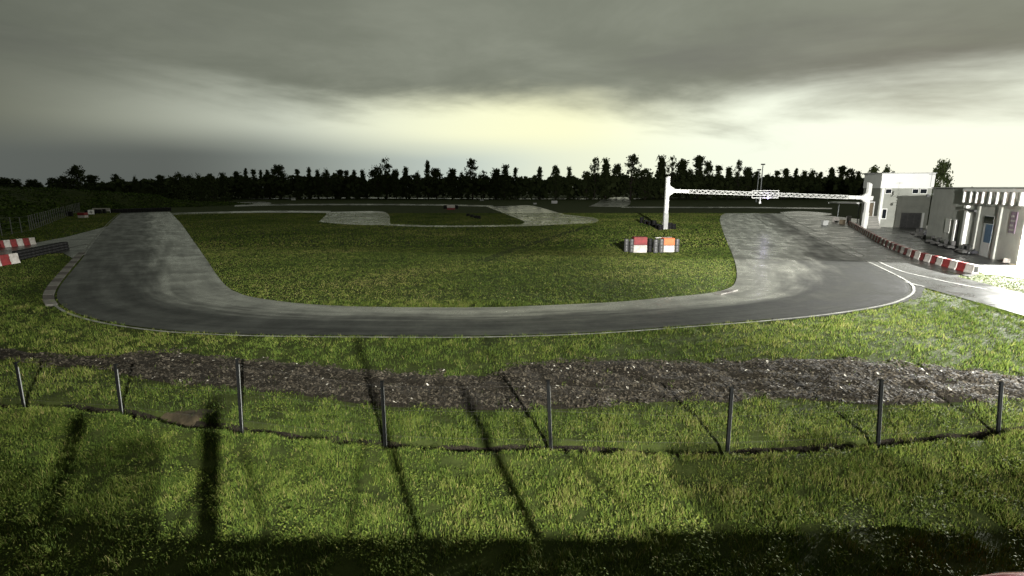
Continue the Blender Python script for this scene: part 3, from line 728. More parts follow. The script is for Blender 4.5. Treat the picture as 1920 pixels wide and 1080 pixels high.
# tyre wall on the left between the two barrier rows
for i, (x, y) in enumerate(zip(np.linspace(36, 121, 12), np.linspace(487, 468, 12))):
    tyre_stack(U(x, y), 3, nth(i) + ' tyre stack from the white barrier in the tyre wall by the side road', 'tyre wall by the side road', r=1.25)
# tyres behind and around the left gantry foot
for i, (x, y) in enumerate([(1203, 418), (1211, 420), (1219, 423), (1226, 425), (1233, 429), (1238, 431), (1256, 430), (1263, 429)]):
    tyre_stack(U(x, y), 3 if i % 3 else 4, 'dark stack of tyres heaped round the left foot of the gantry', 'tyres round the gantry foot', r=1.2)
# dark tyre line in front of the far left bank
for i, x in enumerate(np.linspace(212, 318, 22)):
    tyre_stack(U(x, 399.5 - (x - 212) * 0.035), 3, nth(i) + ' tyre stack from the marker posts in the far dark tyre line', 'far tyre line', r=1.5)
for i, (x, y) in enumerate([(128, 405), (134, 405.5), (163, 403), (168, 402), (181, 400.5), (188, 400.5), (196, 400)]):
    tyre_stack(U(x, y), 4, 'black tyre stack beside the far red and white block', 'tyres beside the far block', r=1.2)
for i, (x, y) in enumerate([(885, 407), (892, 409), (898, 410), (878, 405)]):
    tyre_stack(U(x, y), 2, 'low dark tyre stack on the infield beside the distant track', 'infield tyres', r=1.3)
for i, (x, y) in enumerate([(836, 391), (855, 391), (834, 391.5), (857, 391.5)]):
    tyre_stack(U(x, y), 4, 'black tyre stack against the distant white and red block', 'tyres against the distant block', r=1.2)

# two wrapped marker blocks with their stacks
def wrapped_block(px0, px1, ytop, ybot, mtop, mbot, label, split=0.5, depth=1.0, name='marker_block'):
    a, b = U(px0, ybot), U(px1, ybot); h = Zat(ytop, (a + b) / 2); L = (b - a).length; rz = math.atan2(b.y - a.y, b.x - a.x)
    e = empty(name, tuple(a), rz); tag(e, label, 'block')
    MB().box(0, L, 0.03, depth, 0.0, h * split - .006).build('lower_panel', mbot, e, bevel=0.03)
    MB().box(0.005, L - .005, 0.03, depth - .01, h * split + .006, h).build('upper_panel', mtop, e, bevel=0.03)
    MB().box(0.03, L - .03, 0.06, depth - .04, h * split - .02, h * split + .02).build('joint_band', 'trim_dark', e)
    return e, L, h
def drum_stack(px, pyb, ytop, w, m, label, group):
    p = U(px, pyb); h = Zat(ytop, p); r = w / 2
    e = empty('drum_stack', tuple(p)); tag(e, label, 'drum stack', group)
    for i in range(2):
        z0, z1 = h * i / 2 + .006, h * (i + 1) / 2 - .006
        MB().lathe([(0, z0), (r * .94, z0), (r, z0 + .04), (r, (z0 + z1) / 2 - .03), (r * .965, (z0 + z1) / 2), (r, (z0 + z1) / 2 + .03), (r, z1 - .04), (r * .94, z1), (0, z1)], 18).build('drum', m, e, smooth=True)
    return e
wrapped_block(1188, 1213, 445, 474, 'plastic_red', 'plastic_white', 'marker block with deep red upper half and white lower half on the infield')
wrapped_block(1243.5, 1264.5, 447, 473, 'plastic_orange', 'plastic_white', 'marker block with orange upper half and white lower half on the infield')
for x, y, t, mm in ((1174, 472, 448, 'belt_grey'), (1184, 473, 448, 'belt_grey')):
    drum_stack(x, y, t, 0.44, mm, 'black drum stack beside the red and white marker block', 'drums by the red block')
for x, y, t, mm in ((1218, 473, 447, 'rubber'), (1229, 474, 449, 'belt_grey'), (1239.5, 473.5, 448, 'belt_grey')):
    drum_stack(x, y, t, 0.46, mm, 'black drum stack standing between the red and the orange marker blocks', 'drums between the blocks')
drum_stack(1269, 472, 448, 0.40, 'belt_grey', 'black drum stack on the open side of the orange and white marker block', None)
a = U(1228, 466); b = U(1258, 465); hb = Zat(445.5, a)
e = empty('plank', (a.x, a.y, hb - 0.05), math.atan2(b.y - a.y, b.x - a.x)); tag(e, 'long white plank lying across the drums behind the orange block', 'plank')
MB().box(0, (b - a).length, -.12, .12, 0, .07).build('board', 'plastic_white', e, bevel=.01)
MB().box(0.1, .22, -.08, .08, -hb + .05, -0.005).build('trestle_leg', 'trim_dark', e); MB().box(1.2, 1.32, -.08, .08, -hb + .05, -0.005).build('trestle_leg', 'trim_dark', e)

wrapped_block(145.5, 158.5, 399, 408.5, 'plastic_red', 'plastic_white', 'small red over white block beside the far end of the paling fence')
wrapped_block(838, 852.5, 384.5, 393.5, 'plastic_white', 'plastic_red', 'distant white over faded red block beside the infield track', split=0.4)
wrapped_block(1034, 1045, 376.5, 381.5, 'grey_paint', 'grey_paint', 'distant pale grey block beside the far end of the track')
wrapped_block(546, 552.5, 371, 375.5, 'grey_paint', 'white_paint', 'tiny pale block before the dark wood, beyond the left infield')
wrapped_block(900, 907, 374, 376.5, 'grey_paint', 'grey_paint', 'tiny low grey block on the far straight left of the infield fork')
wrapped_block(1000, 1006, 380.5, 383.0, 'grey_paint', 'grey_paint', 'tiny low grey block just beyond the infield fork')
# marshal board and pale blocks at the far left
p = U(172, 406); e = empty('marshal_board', tuple(p), 0.6); tag(e, 'white square board with a dark cross on two short posts, far left', 'board')
MB().box(-.5, .5, -.03, .03, .45, 1.35).build('panel', 'white_paint', e)
MB().box(-.06, .06, -.036, -.032, .6, 1.2).build('cross_mark', 'belt_grey', e); MB().box(-.28, .28, -.037, -.033, .84, .96).build('cross_mark', 'belt_grey', e)
for s in (-.4, .4): MB().box(s - .04, s + .04, .03, .09, 0, 1.2).build('post', 'wood', e)
for x in (178, 186.5, 195.5, 203):
    p = U(x, 396); e = barrier(p, 0.15, 0.85, 0.5, 0.75, 'plastic_white', 'pale plastic barrier at the far corner under the bank', 'pale barriers at the far corner')
for x, y in ((207.5, 399), (197, 398.5)):
    p = U(x, y); e = empty('marker_post', tuple(p)); tag(e, 'short white marker post at the far corner of the track', 'marker post', 'far marker posts')
    MB().tube([(0, 0, 0), (0, 0, .75)], .1, 8).build('shaft', 'white_paint', e); MB().tube([(0, 0, .76), (0, 0, .85)], .1, 8).build('cap', 'trim_dark', e)

# ------------------------------------------------------------------ gantry over the start straight
GL, GR = U(1247, 430), U(1620, 428)
e = empty('start_gantry', tuple(GL), math.atan2(GR.y - GL.y, GR.x - GL.x)); span = (GR - GL).length
tag(e, 'white steel start gantry with lattice beam spanning the main straight', 'gantry')
zl, zr = Zat(357.5, GL), Zat(371, GR); tl_, tr_ = Zat(330, GL), Zat(342, GR)
def gpost(x, top, arm, hb):
    m = MB(); m.box(x - .26, x + .26, -.2, .2, 2.3, top)
    v = m.v
    if arm > 0: v[4] = (v[4][0], v[4][1], top - .18); v[7] = (v[7][0], v[7][1], top - .18)
    else: v[5] = (v[5][0], v[5][1], top - .25); v[6] = (v[6][0], v[6][1], top - .25)
    po = m.build('post', 'white_paint', e)
    MB().box(x - .30, x + .30, -.24, .24, 0.0, 2.295).build('post_sleeve', 'grey_paint' if arm > 0 else 'white_paint', e)  # left sleeve greyer: shadow on the lower post put into the colour
    g_ = MB()                                        # haunch that carries the beam
    x0 = x + arm * .262; x1 = x + arm * .95
    g_.v = [(x0, -.15, hb - .75), (x1, -.15, hb - .30), (x1, -.15, hb + .30), (x0, -.15, hb + .75), (x0, .15, hb - .75), (x1, .15, hb - .30), (x1, .15, hb + .30), (x0, .15, hb + .75)]
    g_.f = [(0, 1, 2, 3), (7, 6, 5, 4), (0, 4, 5, 1), (1, 5, 6, 2), (2, 6, 7, 3), (3, 7, 4, 0)]
    g_.build('haunch', 'white_paint', e)
gpost(0, tl_, 1, zl); gpost(span, tr_, -1, zr)
MB().box(span + .262, span + .72, -.12, .12, zr - .35, zr + .25).build('bracket', 'white_paint', e)
MB().box(span - .55, span - .262, -.12, .12, zr - 0.6, zr + .55).build('bracket', 'white_paint', e)
def zb(x): return zl + (zr - zl) * x / span
def beam_seg(x0, x1, h, m):
    b = MB(); b.v = [(x0, -.17, zb(x0) - h), (x1, -.17, zb(x1) - h), (x1, -.17, zb(x1) + h), (x0, -.17, zb(x0) + h), (x0, .17, zb(x0) - h), (x1, .17, zb(x1) - h), (x1, .17, zb(x1) + h), (x0, .17, zb(x0) + h)]
    b.f = [(0, 1, 2, 3), (7, 6, 5, 4), (0, 4, 5, 1), (1, 5, 6, 2), (2, 6, 7, 3), (3, 7, 4, 0)]; return b.build('beam_end', m, e)
x0, x1 = 3.1, span - 3.0
beam_seg(.955, 1.95, .26, 'white_paint'); beam_seg(2.0, x0, .25, 'white_paint'); beam_seg(x1, span - 2.05, .25, 'white_paint'); beam_seg(span - 2.0, span - .955, .26, 'white_paint')
for yy in (-.16, .16):
    for s in (-1, 1):
        MB().tube([(x0 - .02, yy, zb(x0) + s * .23), (x1 + .02, yy, zb(x1) + s * .23)], .055, 6).build('chord', 'white_paint', e)
nseg = 58; m = MB()
for i in range(nseg):
    xa, xb = x0 + (x1 - x0) * i / nseg, x0 + (x1 - x0) * (i + 1) / nseg; s = 1 if i % 2 else -1
    for yy in (-.16, .16): m.tube([(xa, yy, zb(xa) - s * .2), (xb, yy, zb(xb) + s * .2)], .04, 4, False)
    if i % 2 == 0: m.tube([(xa, -.16, zb(xa) + .2), (xa, .16, zb(xa) + .2)], .025, 4, False); m.tube([(xa, -.16, zb(xa) - .2), (xa, .16, zb(xa) - .2)], .025, 4, False)
m.build('lattice', 'white_paint', e)
# open sign frame, hanging sensor and the lit signal lamp
def gx_of(px):
    lo_, hi_ = 0.0, span
    for _ in range(40):
        mid = (lo_ + hi_) / 2; w_ = GL.lerp(GR, mid / span)
        if PX((w_.x, w_.y, 5))[0] < px: lo_ = mid
        else: hi_ = mid
    return lo_
fa, fb = gx_of(1408), gx_of(1458); zm = zb((fa + fb) / 2)
for zo in (.48, -.52): MB().box(fa, fb, -.32, -.24, zm + zo - .06, zm + zo + .06).build('sign_frame', 'white_paint', e)
for xo in (fa + .04, fb - .04): MB().box(xo - .04, xo + .04, -.315, -.245, zm - .455, zm + .415).build('sign_frame', 'white_paint', e)
xs_ = gx_of(1425); MB().tube([(xs_, -.2, zm - .585), (xs_, -.2, zm - 1.05), (xs_, -.2, zm - 1.06), (xs_, -.2, zm - 1.35)], [.07, .07, .14, .14], 8).build('hanging_sensor', 'white_paint', e)
xs_ = gx_of(1437); lo_ = MB().box(xs_ - .2, xs_ + .2, -.45, -.325, zm - .62, zm - .40).build('signal_lamp', 'trim_dark', e)
MB().lathe([(0, 0), (.13, 0), (.13, .03), (0, .05)], 12, axis='y').build('lens', 'lamp_lit', lo_, loc=(xs_, -.50, zm - .51))
pl = bpy.data.lights.new('signal_light', 'POINT'); pl.energy = 25; pl.color = (.65, .55, 1); pl.shadow_soft_size = .12
plo = bpy.data.objects.new('signal_light', pl); plo.location = (xs_, -.65, zm - .51); link(plo, lo_)
# bent white pipe lying by its foot
p = U(1238, 424); e = empty('bent_pipe', tuple(p)); tag(e, 'bent white pipe lying against the tyres at the left gantry foot', 'pipe')
MB().tube([(0, 0, .75), (.15, -.1, .55), (.35, -.3, .28), (.75, -.55, .16), (1.0, -.75, .05)], [.07, .08, .07, .08, .06], 7).build('tube', 'white_paint', e, smooth=True)
MB().tube([(1.0, -.76, .055), (1.06, -.8, .06)], .1, 8).build('collar', 'white_paint', e)

# ------------------------------------------------------------------ floodlight masts behind
for px, yt, yb in ((1424, 307, 381), (1418, 317, 379)):
    p = U(px, yb); h = Zat(yt, p); e = empty('light_mast', tuple(p)); tag(e, ('tall' if px == 1424 else 'shorter') + ' slim lamp mast standing unlit before the wood behind the gantry', 'light mast')
    MB().tube([(0, 0, 0), (0, 0, h - .5)], [.28, .16], 8).build('pole', 'galv', e); MB().box(-.65, .65, -.3, .3, h - .45, h).build('lamp_head', 'trim_dark', e)

# ------------------------------------------------------------------ clubhouse
class Facade:
    """local frame on a wall: s along it (picture left to right), y into the building, z up"""
    def __init__(s, A, B):
        s.A, s.B = Vector((A[0], A[1], 0)), Vector((B[0], B[1], 0)); s.d = (s.B - s.A).normalized(); s.L = (s.B - s.A).length
        s.n = Vector((-s.d.y, s.d.x, 0)); s.rz = math.atan2(s.d.y, s.d.x)
    def s_of(s, px, off=0.0):
        k = (px - 960) / FPX                     # x = k * depth ; depth = y*cP + H*sP - z*sP at mid height 3
        a = s.A - s.n * off
        # a.x + s d.x = k*((a.y + s d.y)*cP + 3*sP)
        return (k * (a.y * cP + 3 * sP) - a.x) / (s.d.x - k * s.d.y * cP)
    def z_of(s, py, sv, off=0.0):
        p = s.A + s.d * sv - s.n * off; return Zat(py, p)
    def box(s, px0, px1, y0, y1, out, back=0.0):
        a, b = s.s_of(px0, out), s.s_of(px1, out); m_ = (a + b) / 2
        return (a, b, -out, back, s.z_of(y1, m_, out), s.z_of(y0, m_, out))
C1, C2 = U(1735, 451), U(1905, 497.5)
F = Facade(C1, C2)
print('wall', F.L, C1, C2, 'normal', F.n)
E = empty('clubhouse', tuple(C1), F.rz); tag(E, 'long grey rendered clubhouse with white slatted roof parapet facing the pit road', 'building')
c2l = Matrix.Rotation(-F.rz, 3, 'Z')
def toL(p): return c2l @ (Vector((p[0], p[1], 0)) - F.A)
far_c = toL((C2.x + 16, C2.y)); back = toL((C1.x + 20, C1.y + 3))
HT = 5.85
MB().quadbox((0, 0), (F.L, 0), (far_c.x, far_c.y), (back.x, back.y), 0, HT).build('wall', 'wall_grey', E)
# white end wall skin and roof slab
fa_ = Vector((F.L, 0)); fb_ = Vector((far_c.x, far_c.y)); dd = (fb_ - fa_).normalized(); nn2 = Vector((dd.y, -dd.x))
MB().quadbox(fa_ + nn2 * .004 - dd * 0.004, fb_ + nn2 * .004, fb_ + nn2 * .05, fa_ + nn2 * .05 - dd * .004, 0.0, HT - .3).build('end_wall_skin', 'wall_white', E)
MB().quadbox((-.15, -.15), (F.L + .2, -.2), (far_c.x, far_c.y - .3), (back.x, back.y), HT + .003, HT + .10).build('roof', 'wall_grey', E)
s0 = F.s_of(1800, .2)
ztop = HT - 0.02; zbot = 4.55
MB().box(s0, F.L + .05, -.34, -.004, ztop - .26, ztop).build('top_rail', 'white_paint', E)
for px in (1801.7, 1814, 1825, 1836, 1849.5, 1862.5, 1876, 1891, 1906):
    s = F.s_of(px, .2); MB().box(s - .1, s + .1, -.32, -.006, zbot, ztop - .263).build('parapet_post', 'white_paint', E)
MB().box(s0 - .1, F.L + .1, -.16, -.003, zbot - .16, zbot - .003).build('ledge', 'wall_grey', E)
def fac(name, px0, px1, y0, y1, out, m, parent=None, zb_=None, zt_=None, gap=0.003):
    a, b, yo, _, z0, z1 = F.box(px0, px1, y0, y1, out)
    if zb_ is not None: z0 = zb_
    return MB().box(a, b, yo, -gap, max(z0, 0.0), z1).build(name, m, parent or E)
fac('window', 1774.5, 1783.5, 410, 436.5, .05, 'blind')
w_ = fac('side_door', 1794, 1799.5, 413, 452, .04, 'trim_dark', zb_=0.02)
fac('door_frame', 1789.8, 1793.6, 412, 453, .12, 'white_paint', zb_=0.01)
fac('downpipe', 1806, 1810.5, 395, 463, .28, 'white_paint', zb_=0.0)
wl_ = fac('wall_lamp', 1803, 1808, 385, 390, .30, 'white_paint')
cl_ = MB().box(.15, .45, -.62, -.36, 4.9, 5.15).build('added_corner_lamp', 'trim_dark', E); MB().tube([(.3, -.003, 5.2), (.3, -.5, 5.2), (.3, -.5, 5.153)], .03, 6).build('arm', 'galv', cl_)  # lamp added to fill the dark pavilion front with light
ld = bpy.data.lights.new('fill_light', 'SPOT'); ld.energy = 5000; ld.spot_size = R(95); ld.spot_blend = 1.0; ld.color = (1, .98, .9); ld.shadow_soft_size = .15
lo2 = bpy.data.objects.new('fill_light', ld); link(lo2, cl_); lo2.location = (.1, -.5, 4.8); lo2.rotation_euler = (c2l @ (Vector((59.5, 77, 1.5)) - (F.A + Vector((0, 0, 4.8)) - F.n * .5))).to_track_quat('-Z', 'Y').to_euler()
fac('awning_arm', 1806, 1824, 393, 396.5, .27, 'trim_dark')
fac('door', 1846, 1863, 404, 462, .04, 'grey_paint', zb_=0.02)
fac('door_glass', 1844.5, 1862.5, 406, 419, .06, 'glass', gap=.042)
fac('poster', 1850, 1862.5, 421, 455, .055, 'poster_blue', gap=.042)
fac('pilaster', 1828, 1833, 386, 480, .10, 'wall_grey', zb_=0.0)
fac('pilaster', 1868, 1873, 386, 488, .12, 'wall_grey', zb_=0.0)
b_ = fac('banner', 1892, 1904, 397, 437, .05, 'poster_dark')
for k in range(4): fac('banner_stripe', 1893, 1899 + (k % 2) * 3, 404 + k * 8.4, 407.5 + k * 8.4, .058, 'wall_pale', b_, gap=.052)
fac('plinth', 1743, 1904, 450, 470, .03, 'trim_dark', zb_=0.0, zt_=.3) if False else None
# timber pole and pale bits at its foot
p = U(1884.5, 484); h = Zat(426, p); e = empty('timber_pole', tuple(p)); tag(e, 'plain brown timber pole standing in front of the clubhouse wall', 'pole')
MB().box(-.09, .09, -.09, .09, 0, h).build('shaft', 'wood', e, bevel=.015); MB().box(-.16, .16, -.16, .16, 0.001, .05).build('foot_plate', 'steel', e)
p = U(1887, 494); e = empty('white_crate', tuple(p), .4); tag(e, 'small white plastic crate tipped up by the foot of the timber pole', 'crate')
for nm, bx_ in (('base', (-.2, .2, -.14, .14, 0, .04)), ('side_panel', (-.2, .2, -.14, -.11, .042, .34)), ('side_panel', (-.2, .2, .11, .14, .042, .34)), ('end_panel', (-.2, -.17, -.108, .108, .042, .34)), ('end_panel', (.17, .2, -.108, .108, .042, .34))): MB().box(*bx_).build(nm, 'plastic_white', e)
e.rotation_euler = (0, .12, .4); e.location.z = .05
for (x, y, l) in ((1876, 487, 'pale flat board lying on the paddock beside the timber pole'), (1903, 496, 'short pale board lying at the clubhouse corner')):
    p = U(x, y); e = empty('flat_board', (p.x, p.y, 0.006), .3); tag(e, l, 'board'); MB().box(-.4, .4, -.14, .14, 0, .05).build('plank', 'wood_pale', e); MB().box(-.3, -.2, -.13, .13, .052, .08).build('batten', 'wood_pale', e)

# karts parked along the wall
def make_kart():
    e = empty('parked_kart', (0, 0, 0)); 
    MB().box(-.75, .6, -.36, .36, .06, .10).build('floor_pan', 'kart_dark', e)
    for s in (-1, 1): MB().tube([(-.85, s * .34, .13), (.5, s * .34, .13), (.85, s * .2, .13)], .03, 6).build('frame_rail', 'steel', e)
    m = MB(); m.v = [(.62, -.5, .08), (.95, -.32, .08), (.95, .32, .08), (.62, .5, .08), (.55, -.46, .24), (.88, -.25, .27), (.88, .25, .27), (.55, .46, .24)]
    m.f = [(3, 2, 1, 0), (4, 5, 6, 7), (0, 1, 5, 4), (1, 2, 6, 5), (2, 3, 7, 6), (3, 0, 4, 7)]; m.build('nose_cone', 'kart_white', e, bevel=.03)
    m = MB(); m.v = [(.3, -.16, .25), (.34, .16, .25), (.42, -.16, .62), (.42, .16, .62), (.33, -.16, .25), (.37, .16, .25), (.45, -.16, .62), (.45, .16, .62)]
    m = MB().box(.30, .34, -.17, .17, .25, .62); m.build('front_panel', 'kart_white', e, bevel=.012)
    for s in (-1, 1): MB().box(-.42, .42, s * .52 - .1, s * .52 + .1, .07, .26).build('side_pod', 'kart_dark' if s > 0 else 'kart_white', e, bevel=.04)
    MB().tube([(-.1, -.0, .14), (-.3, 0, .17), (-.42, 0, .42), (-.50, 0, .66)], [.19, .21, .19, .13], 10).build('seat', 'kart_dark', e, smooth=True)
    MB().tube([(.18, .14, .52), (.12, .1, .58), (.1, 0, .60), (.12, -.1, .58), (.18, -.14, .52), (.2, 0, .48), (.18, .14, .52)], .018, 5).build('steering_wheel', 'rubber', e)
    MB().box(-.72, -.42, .2, .42, .12, .42).build('engine', 'steel', e, bevel=.03)
    MB().tube([(-.93, -.45, .2), (-.96, 0, .22), (-.93, .45, .2)], .045, 6).build('rear_bumper', 'kart_dark', e)
    for x, y, r, w in ((.55, -.46, .125, .12), (.55, .46, .125, .12), (-.6, -.5, .14, .19), (-.6, .5, .14, .19)):
        wl = MB().lathe(tyre_prof(r, w), 12, axis='y').build('wheel', 'rubber', e, smooth=True, loc=(x, y, r))
        MB().lathe([(0, -w * .3), (r * .55, -w * .34), (r * .55, w * .34), (0, w * .3)], 10, axis='y').build('rim', 'steel', wl)
    return e
K0 = make_kart(); first = True
for i, (x, y, rz) in enumerate([(1722, 440, 3.6), (1731, 444, 3.4), (1740, 448, 3.8), (1752, 455, 3.5), (1764, 459, 3.3), (1776, 463, 3.6), (1788, 466, 3.9), (1811, 473, 3.5), (1822, 476, 3.0)]):
    k_ = K0 if first else copy_tree(K0); first = False
    p = U(x, y); k_.location = (p.x, p.y, .008); k_.rotation_euler = (0, 0, rz); k_.scale = (1.1, 1.1, 1.25)
    tag(k_, 'dark low kart with pale bodywork parked along the clubhouse wall' if i < 7 else 'dark low kart parked at the foot of the white downpipe', 'kart', 'karts along the wall' if i < 7 else 'karts by the downpipe')

# ------------------------------------------------------------------ white two-storey pavilion
A1 = U(1642, 425.5); A2 = A1 + Vector((5.9, -2.2, 0))
P = Facade(A1, A2); EP = empty('white_pavilion', tuple(A1), P.rz); tag(EP, 'two storey pavilion with bright white upper band beyond the clubhouse', 'building')
ht = Zat(326, A1); zband = Zat(353, A1)
MB().box(0, P.L, 0, 9, 0, zband - .003).build('wall', 'wall_pale', EP)
MB().box(-.12, P.L + .1, -.18, 9.1, zband, ht).build('upper_band', 'wall_white', EP)
MB().box(-.2, P.L + .2, -.25, 9.2, ht + .003, ht + .14).build('roof', 'grey_paint', EP)
def pf(name, px0, px1, y0, y1, out, m, parent=None, gap=.003, zb_=None):
    a, b, yo, _, z0, z1 = P.box(px0, px1, y0, y1, out); z0 = zb_ if zb_ is not None else z0
    return MB().box(a, b, yo, -gap, max(z0, 0.002), z1).build(name, m, parent or EP)
pf('pilaster', 1649.6, 1654.3, 353.5, 425, .12, 'white_paint', zb_=0.0)
for a_, b_ in ((1656, 1668), (1706, 1718), (1720.5, 1734)):
    f_ = pf('window', a_, b_, 353.6, 363.5, .06, 'white_paint'); pf('pane', a_ + .9, b_ - .9, 354.8, 362.5, .075, 'glass', f_, gap=.062)
w_ = pf('window', 1654.8, 1664.5, 391, 411, .06, 'white_paint'); pf('pane', 1656, 1663.2, 392.5, 409.5, .075, 'glass', w_, gap=.062)
pf('balcony', 1672, 1702, 358, 366.5, .9, 'wall_pale'); pf('balcony_slab', 1670, 1704, 366.8, 368.5, 1.0, 'wall_grey')
pf('bay', 1682, 1690, 372, 426, .35, 'wall_pale', zb_=0.0)
gd = pf('garage_door', 1692, 1730, 399, 429, .04, 'belt_grey', zb_=0.0)
for k in range(3): pf('door_leaf', 1694 + k * 12, 1704 + k * 12, 402, 429, .07, 'trim_dark', gd, gap=.043, zb_=0.01)
pf('door_post', 1731.5, 1735.5, 399, 429, .1, 'wall_white', zb_=0.0)
# outside stair with its rail frame
p = U(1640, 429); e = empty('outside_stair', tuple(p), P.rz); tag(e, 'concrete outside stair climbing beside the white pavilion', 'stair')
for k in range(8): MB().box(-.9, .75, k * .3, k * .3 + .32, k * .21 + .06, k * .21 + .21).build('tread', 'concrete', e); MB().box(-.85, .7, k * .3 + .05, k * .3 + .34, 0, k * .21 + .058).build('riser', 'trim_dark', e)
for x in (-1.2, .2): MB().tube([(x, 2.5, 0), (x, 2.5, 3.7)], .06, 6).build('rail_post', 'white_paint', e)
MB().box(-1.26, .26, 2.44, 2.56, 3.7, 3.82).build('head_rail', 'white_paint', e); MB().box(-1.1, .1, 2.52, 2.56, 1.7, 3.6).build('door', 'wood', e)
# dark timber shelter behind
q0 = U(1632, 418); p = q0; e = empty('timber_shelter', tuple(p), P.rz); tag(e, 'dark timber shelter with flat roof on pale posts behind the stair', 'shelter')
zr_, zm_, zl_ = Zat(324, p), Zat(341, p), Zat(366, p)
MB().box(-1.3, 2.4, 0, 3.2, zr_ - .18, zr_).build('roof', 'trim_dark', e); MB().box(-.9, 2.3, 0.1, 3, zm_, zr_ - .183).build('fascia', 'wood', e)
for k in range(6): MB().box(-.8 + k * .58, -.66 + k * .58, .15, .3, zl_, zm_ - .003).build('slat_post', 'wood_pale', e)
MB().box(-.9, 2.3, .2, 3, 0, zl_ - .003).build('wall', 'wood', e); MB().box(-.85, 2.25, 2.7, 2.8, zl_, zm_ - .003).build('back_wall', 'wood', e)
# flat white canopy on its pole
a, b = U(1549, 414), U(1622, 417); za = Zat(380.5, (a + b) / 2); e = empty('canopy', tuple(a), math.atan2(b.y - a.y, b.x - a.x)); tag(e, 'thin flat white canopy on slim poles before the right gantry post', 'canopy')
L = (b - a).length; MB().box(0, L, 0, 3.5, za - .12, za + .12).build('roof_sheet', 'white_paint', e, bevel=.02)
for x, y in ((L * .8, .15), (L * .8, 3.3), (L * .16, 3.3)): MB().tube([(x, y, 0), (x, y, za - .123)], .07, 6).build('pole', 'galv', e)
# low clutter at the barrier's far end
for i, (x, y, m_, hh) in enumerate([(1546, 422, 'grey_paint', .75), (1566, 416, 'plastic_white', .8), (1579, 420, 'wood', .7), (1591, 416, 'plastic_white', 1.0)]):
    p = U(x, y); e = empty('storage_box', tuple(p), .3 * i); tag(e, ('squat grey', 'small white', 'brown wooden', 'upright white')[i] + ' box at the far end of the barrier row', 'box')
    MB().box(-.4, .4, -.3, .3, 0, hh * .8).build('body', m_, e, bevel=.02); MB().box(-.43, .43, -.33, .33, hh * .8 + .003, hh).build('lid', m_, e, bevel=.02)
# roof antenna
p = C1 + Vector((.8, 1.5, 0)); e = empty('roof_antenna', (p.x, p.y, HT + .12)); tag(e, 'thin antenna with short cross bars on the clubhouse roof edge', 'antenna')
MB().tube([(0, 0, 0), (0, 0, 1.5)], .02, 5).build('mast', 'steel', e); MB().tube([(-.35, 0, 1.4), (.35, 0, 1.4)], .02, 5).build('cross_bar', 'steel', e)

# ------------------------------------------------------------------ red car at the foot of the stand
p = U(1895, 1062, 1.30); e = empty('parked_car', (p.x - .36, p.y - .66, 0), 0.04); tag(e, 'dark red car parked below the stand, mostly out of view', 'car')
def loft(secs):
    m = MB(); n = len(secs[0])
    for s_ in secs: m.v += s_
    for i in range(len(secs) - 1):
        for j in range(n): m.f.append((i * n + j, i * n + (j + 1) % n, (i + 1) * n + (j + 1) % n, (i + 1) * n + j))
    m.f.append(tuple(range(n))[::-1]); m.f.append(tuple((len(secs) - 1) * n + j for j in range(n))); return m
def sec(x, w, z0, z1, r=.12):
    out = []
    for (sy, sz) in ((-1, 0), (1, 0), (1, 1), (-1, 1)):
        y = sy * w; z = z0 + (z1 - z0) * sz; cy_ = y - sy * r; cz = z + (r if sz == 0 else -r)
        st = {(-1, 0): 180, (1, 0): 270, (1, 1): 0, (-1, 1): 90}[(sy, sz)]
        for k in range(4): an = R(st + k * 30); out.append((x, cy_ + r * math.cos(an), cz + r * math.sin(an)))
    return out
loft([sec(-.75, .70, .35, .70), sec(-.62, .80, .28, .86), sec(.3, .84, .22, .95), sec(2.4, .84, .22, .95), sec(3.2, .80, .26, .90), sec(3.4, .70, .34, .72)]).build('body', 'car_red', e, smooth=True)
loft([sec(-.55, .70, .80, .97, .06), sec(-.22, .66, .80, 1.20, .10), sec(.2, .63, .80, 1.30, .12), sec(1.2, .63, .80, 1.29, .12), sec(2.3, .70, .80, .98, .06)]).build('cabin', 'car_red', e, smooth=True)
rf = MB().lathe([(0, 0), (.30, 0), (.30, .012), (.26, .02), (0, .02)], 24).build('sunroof', 'glass', e, smooth=True, loc=(.33, .10, 1.296)); rf.scale = (.8, 1, 1)
MB().lathe([(.30, 0), (.345, 0), (.345, .028), (.30, .03), (.30, 0)], 24).build('chrome_rim', 'chrome', rf, smooth=True)
for s in (-1, 1):
    for x in (.1, 2.5):
        wl = MB().lathe(tyre_prof(.3, .2), 16, axis='y').build('wheel', 'rubber', e, smooth=True, loc=(x, s * .76, .3)); MB().lathe([(0, -.06), (.17, -.08), (.17, .08), (0, .06)], 12, axis='y').build('rim', 'steel', wl)
    MB().box(.2, 1.15, s * .665 - .01, s * .665 + .01, 1.0, 1.2).build('side_window', 'glass', e)
    MB().box(3.36, 3.42, s * .5 - .14, s * .5 + .14, .6, .72).build('headlight', 'glass', e)
    MB().box(-.74, -.70, s * .55 - .1, s * .55 + .1, .55, .78).build('tail_light', 'plastic_red', e)

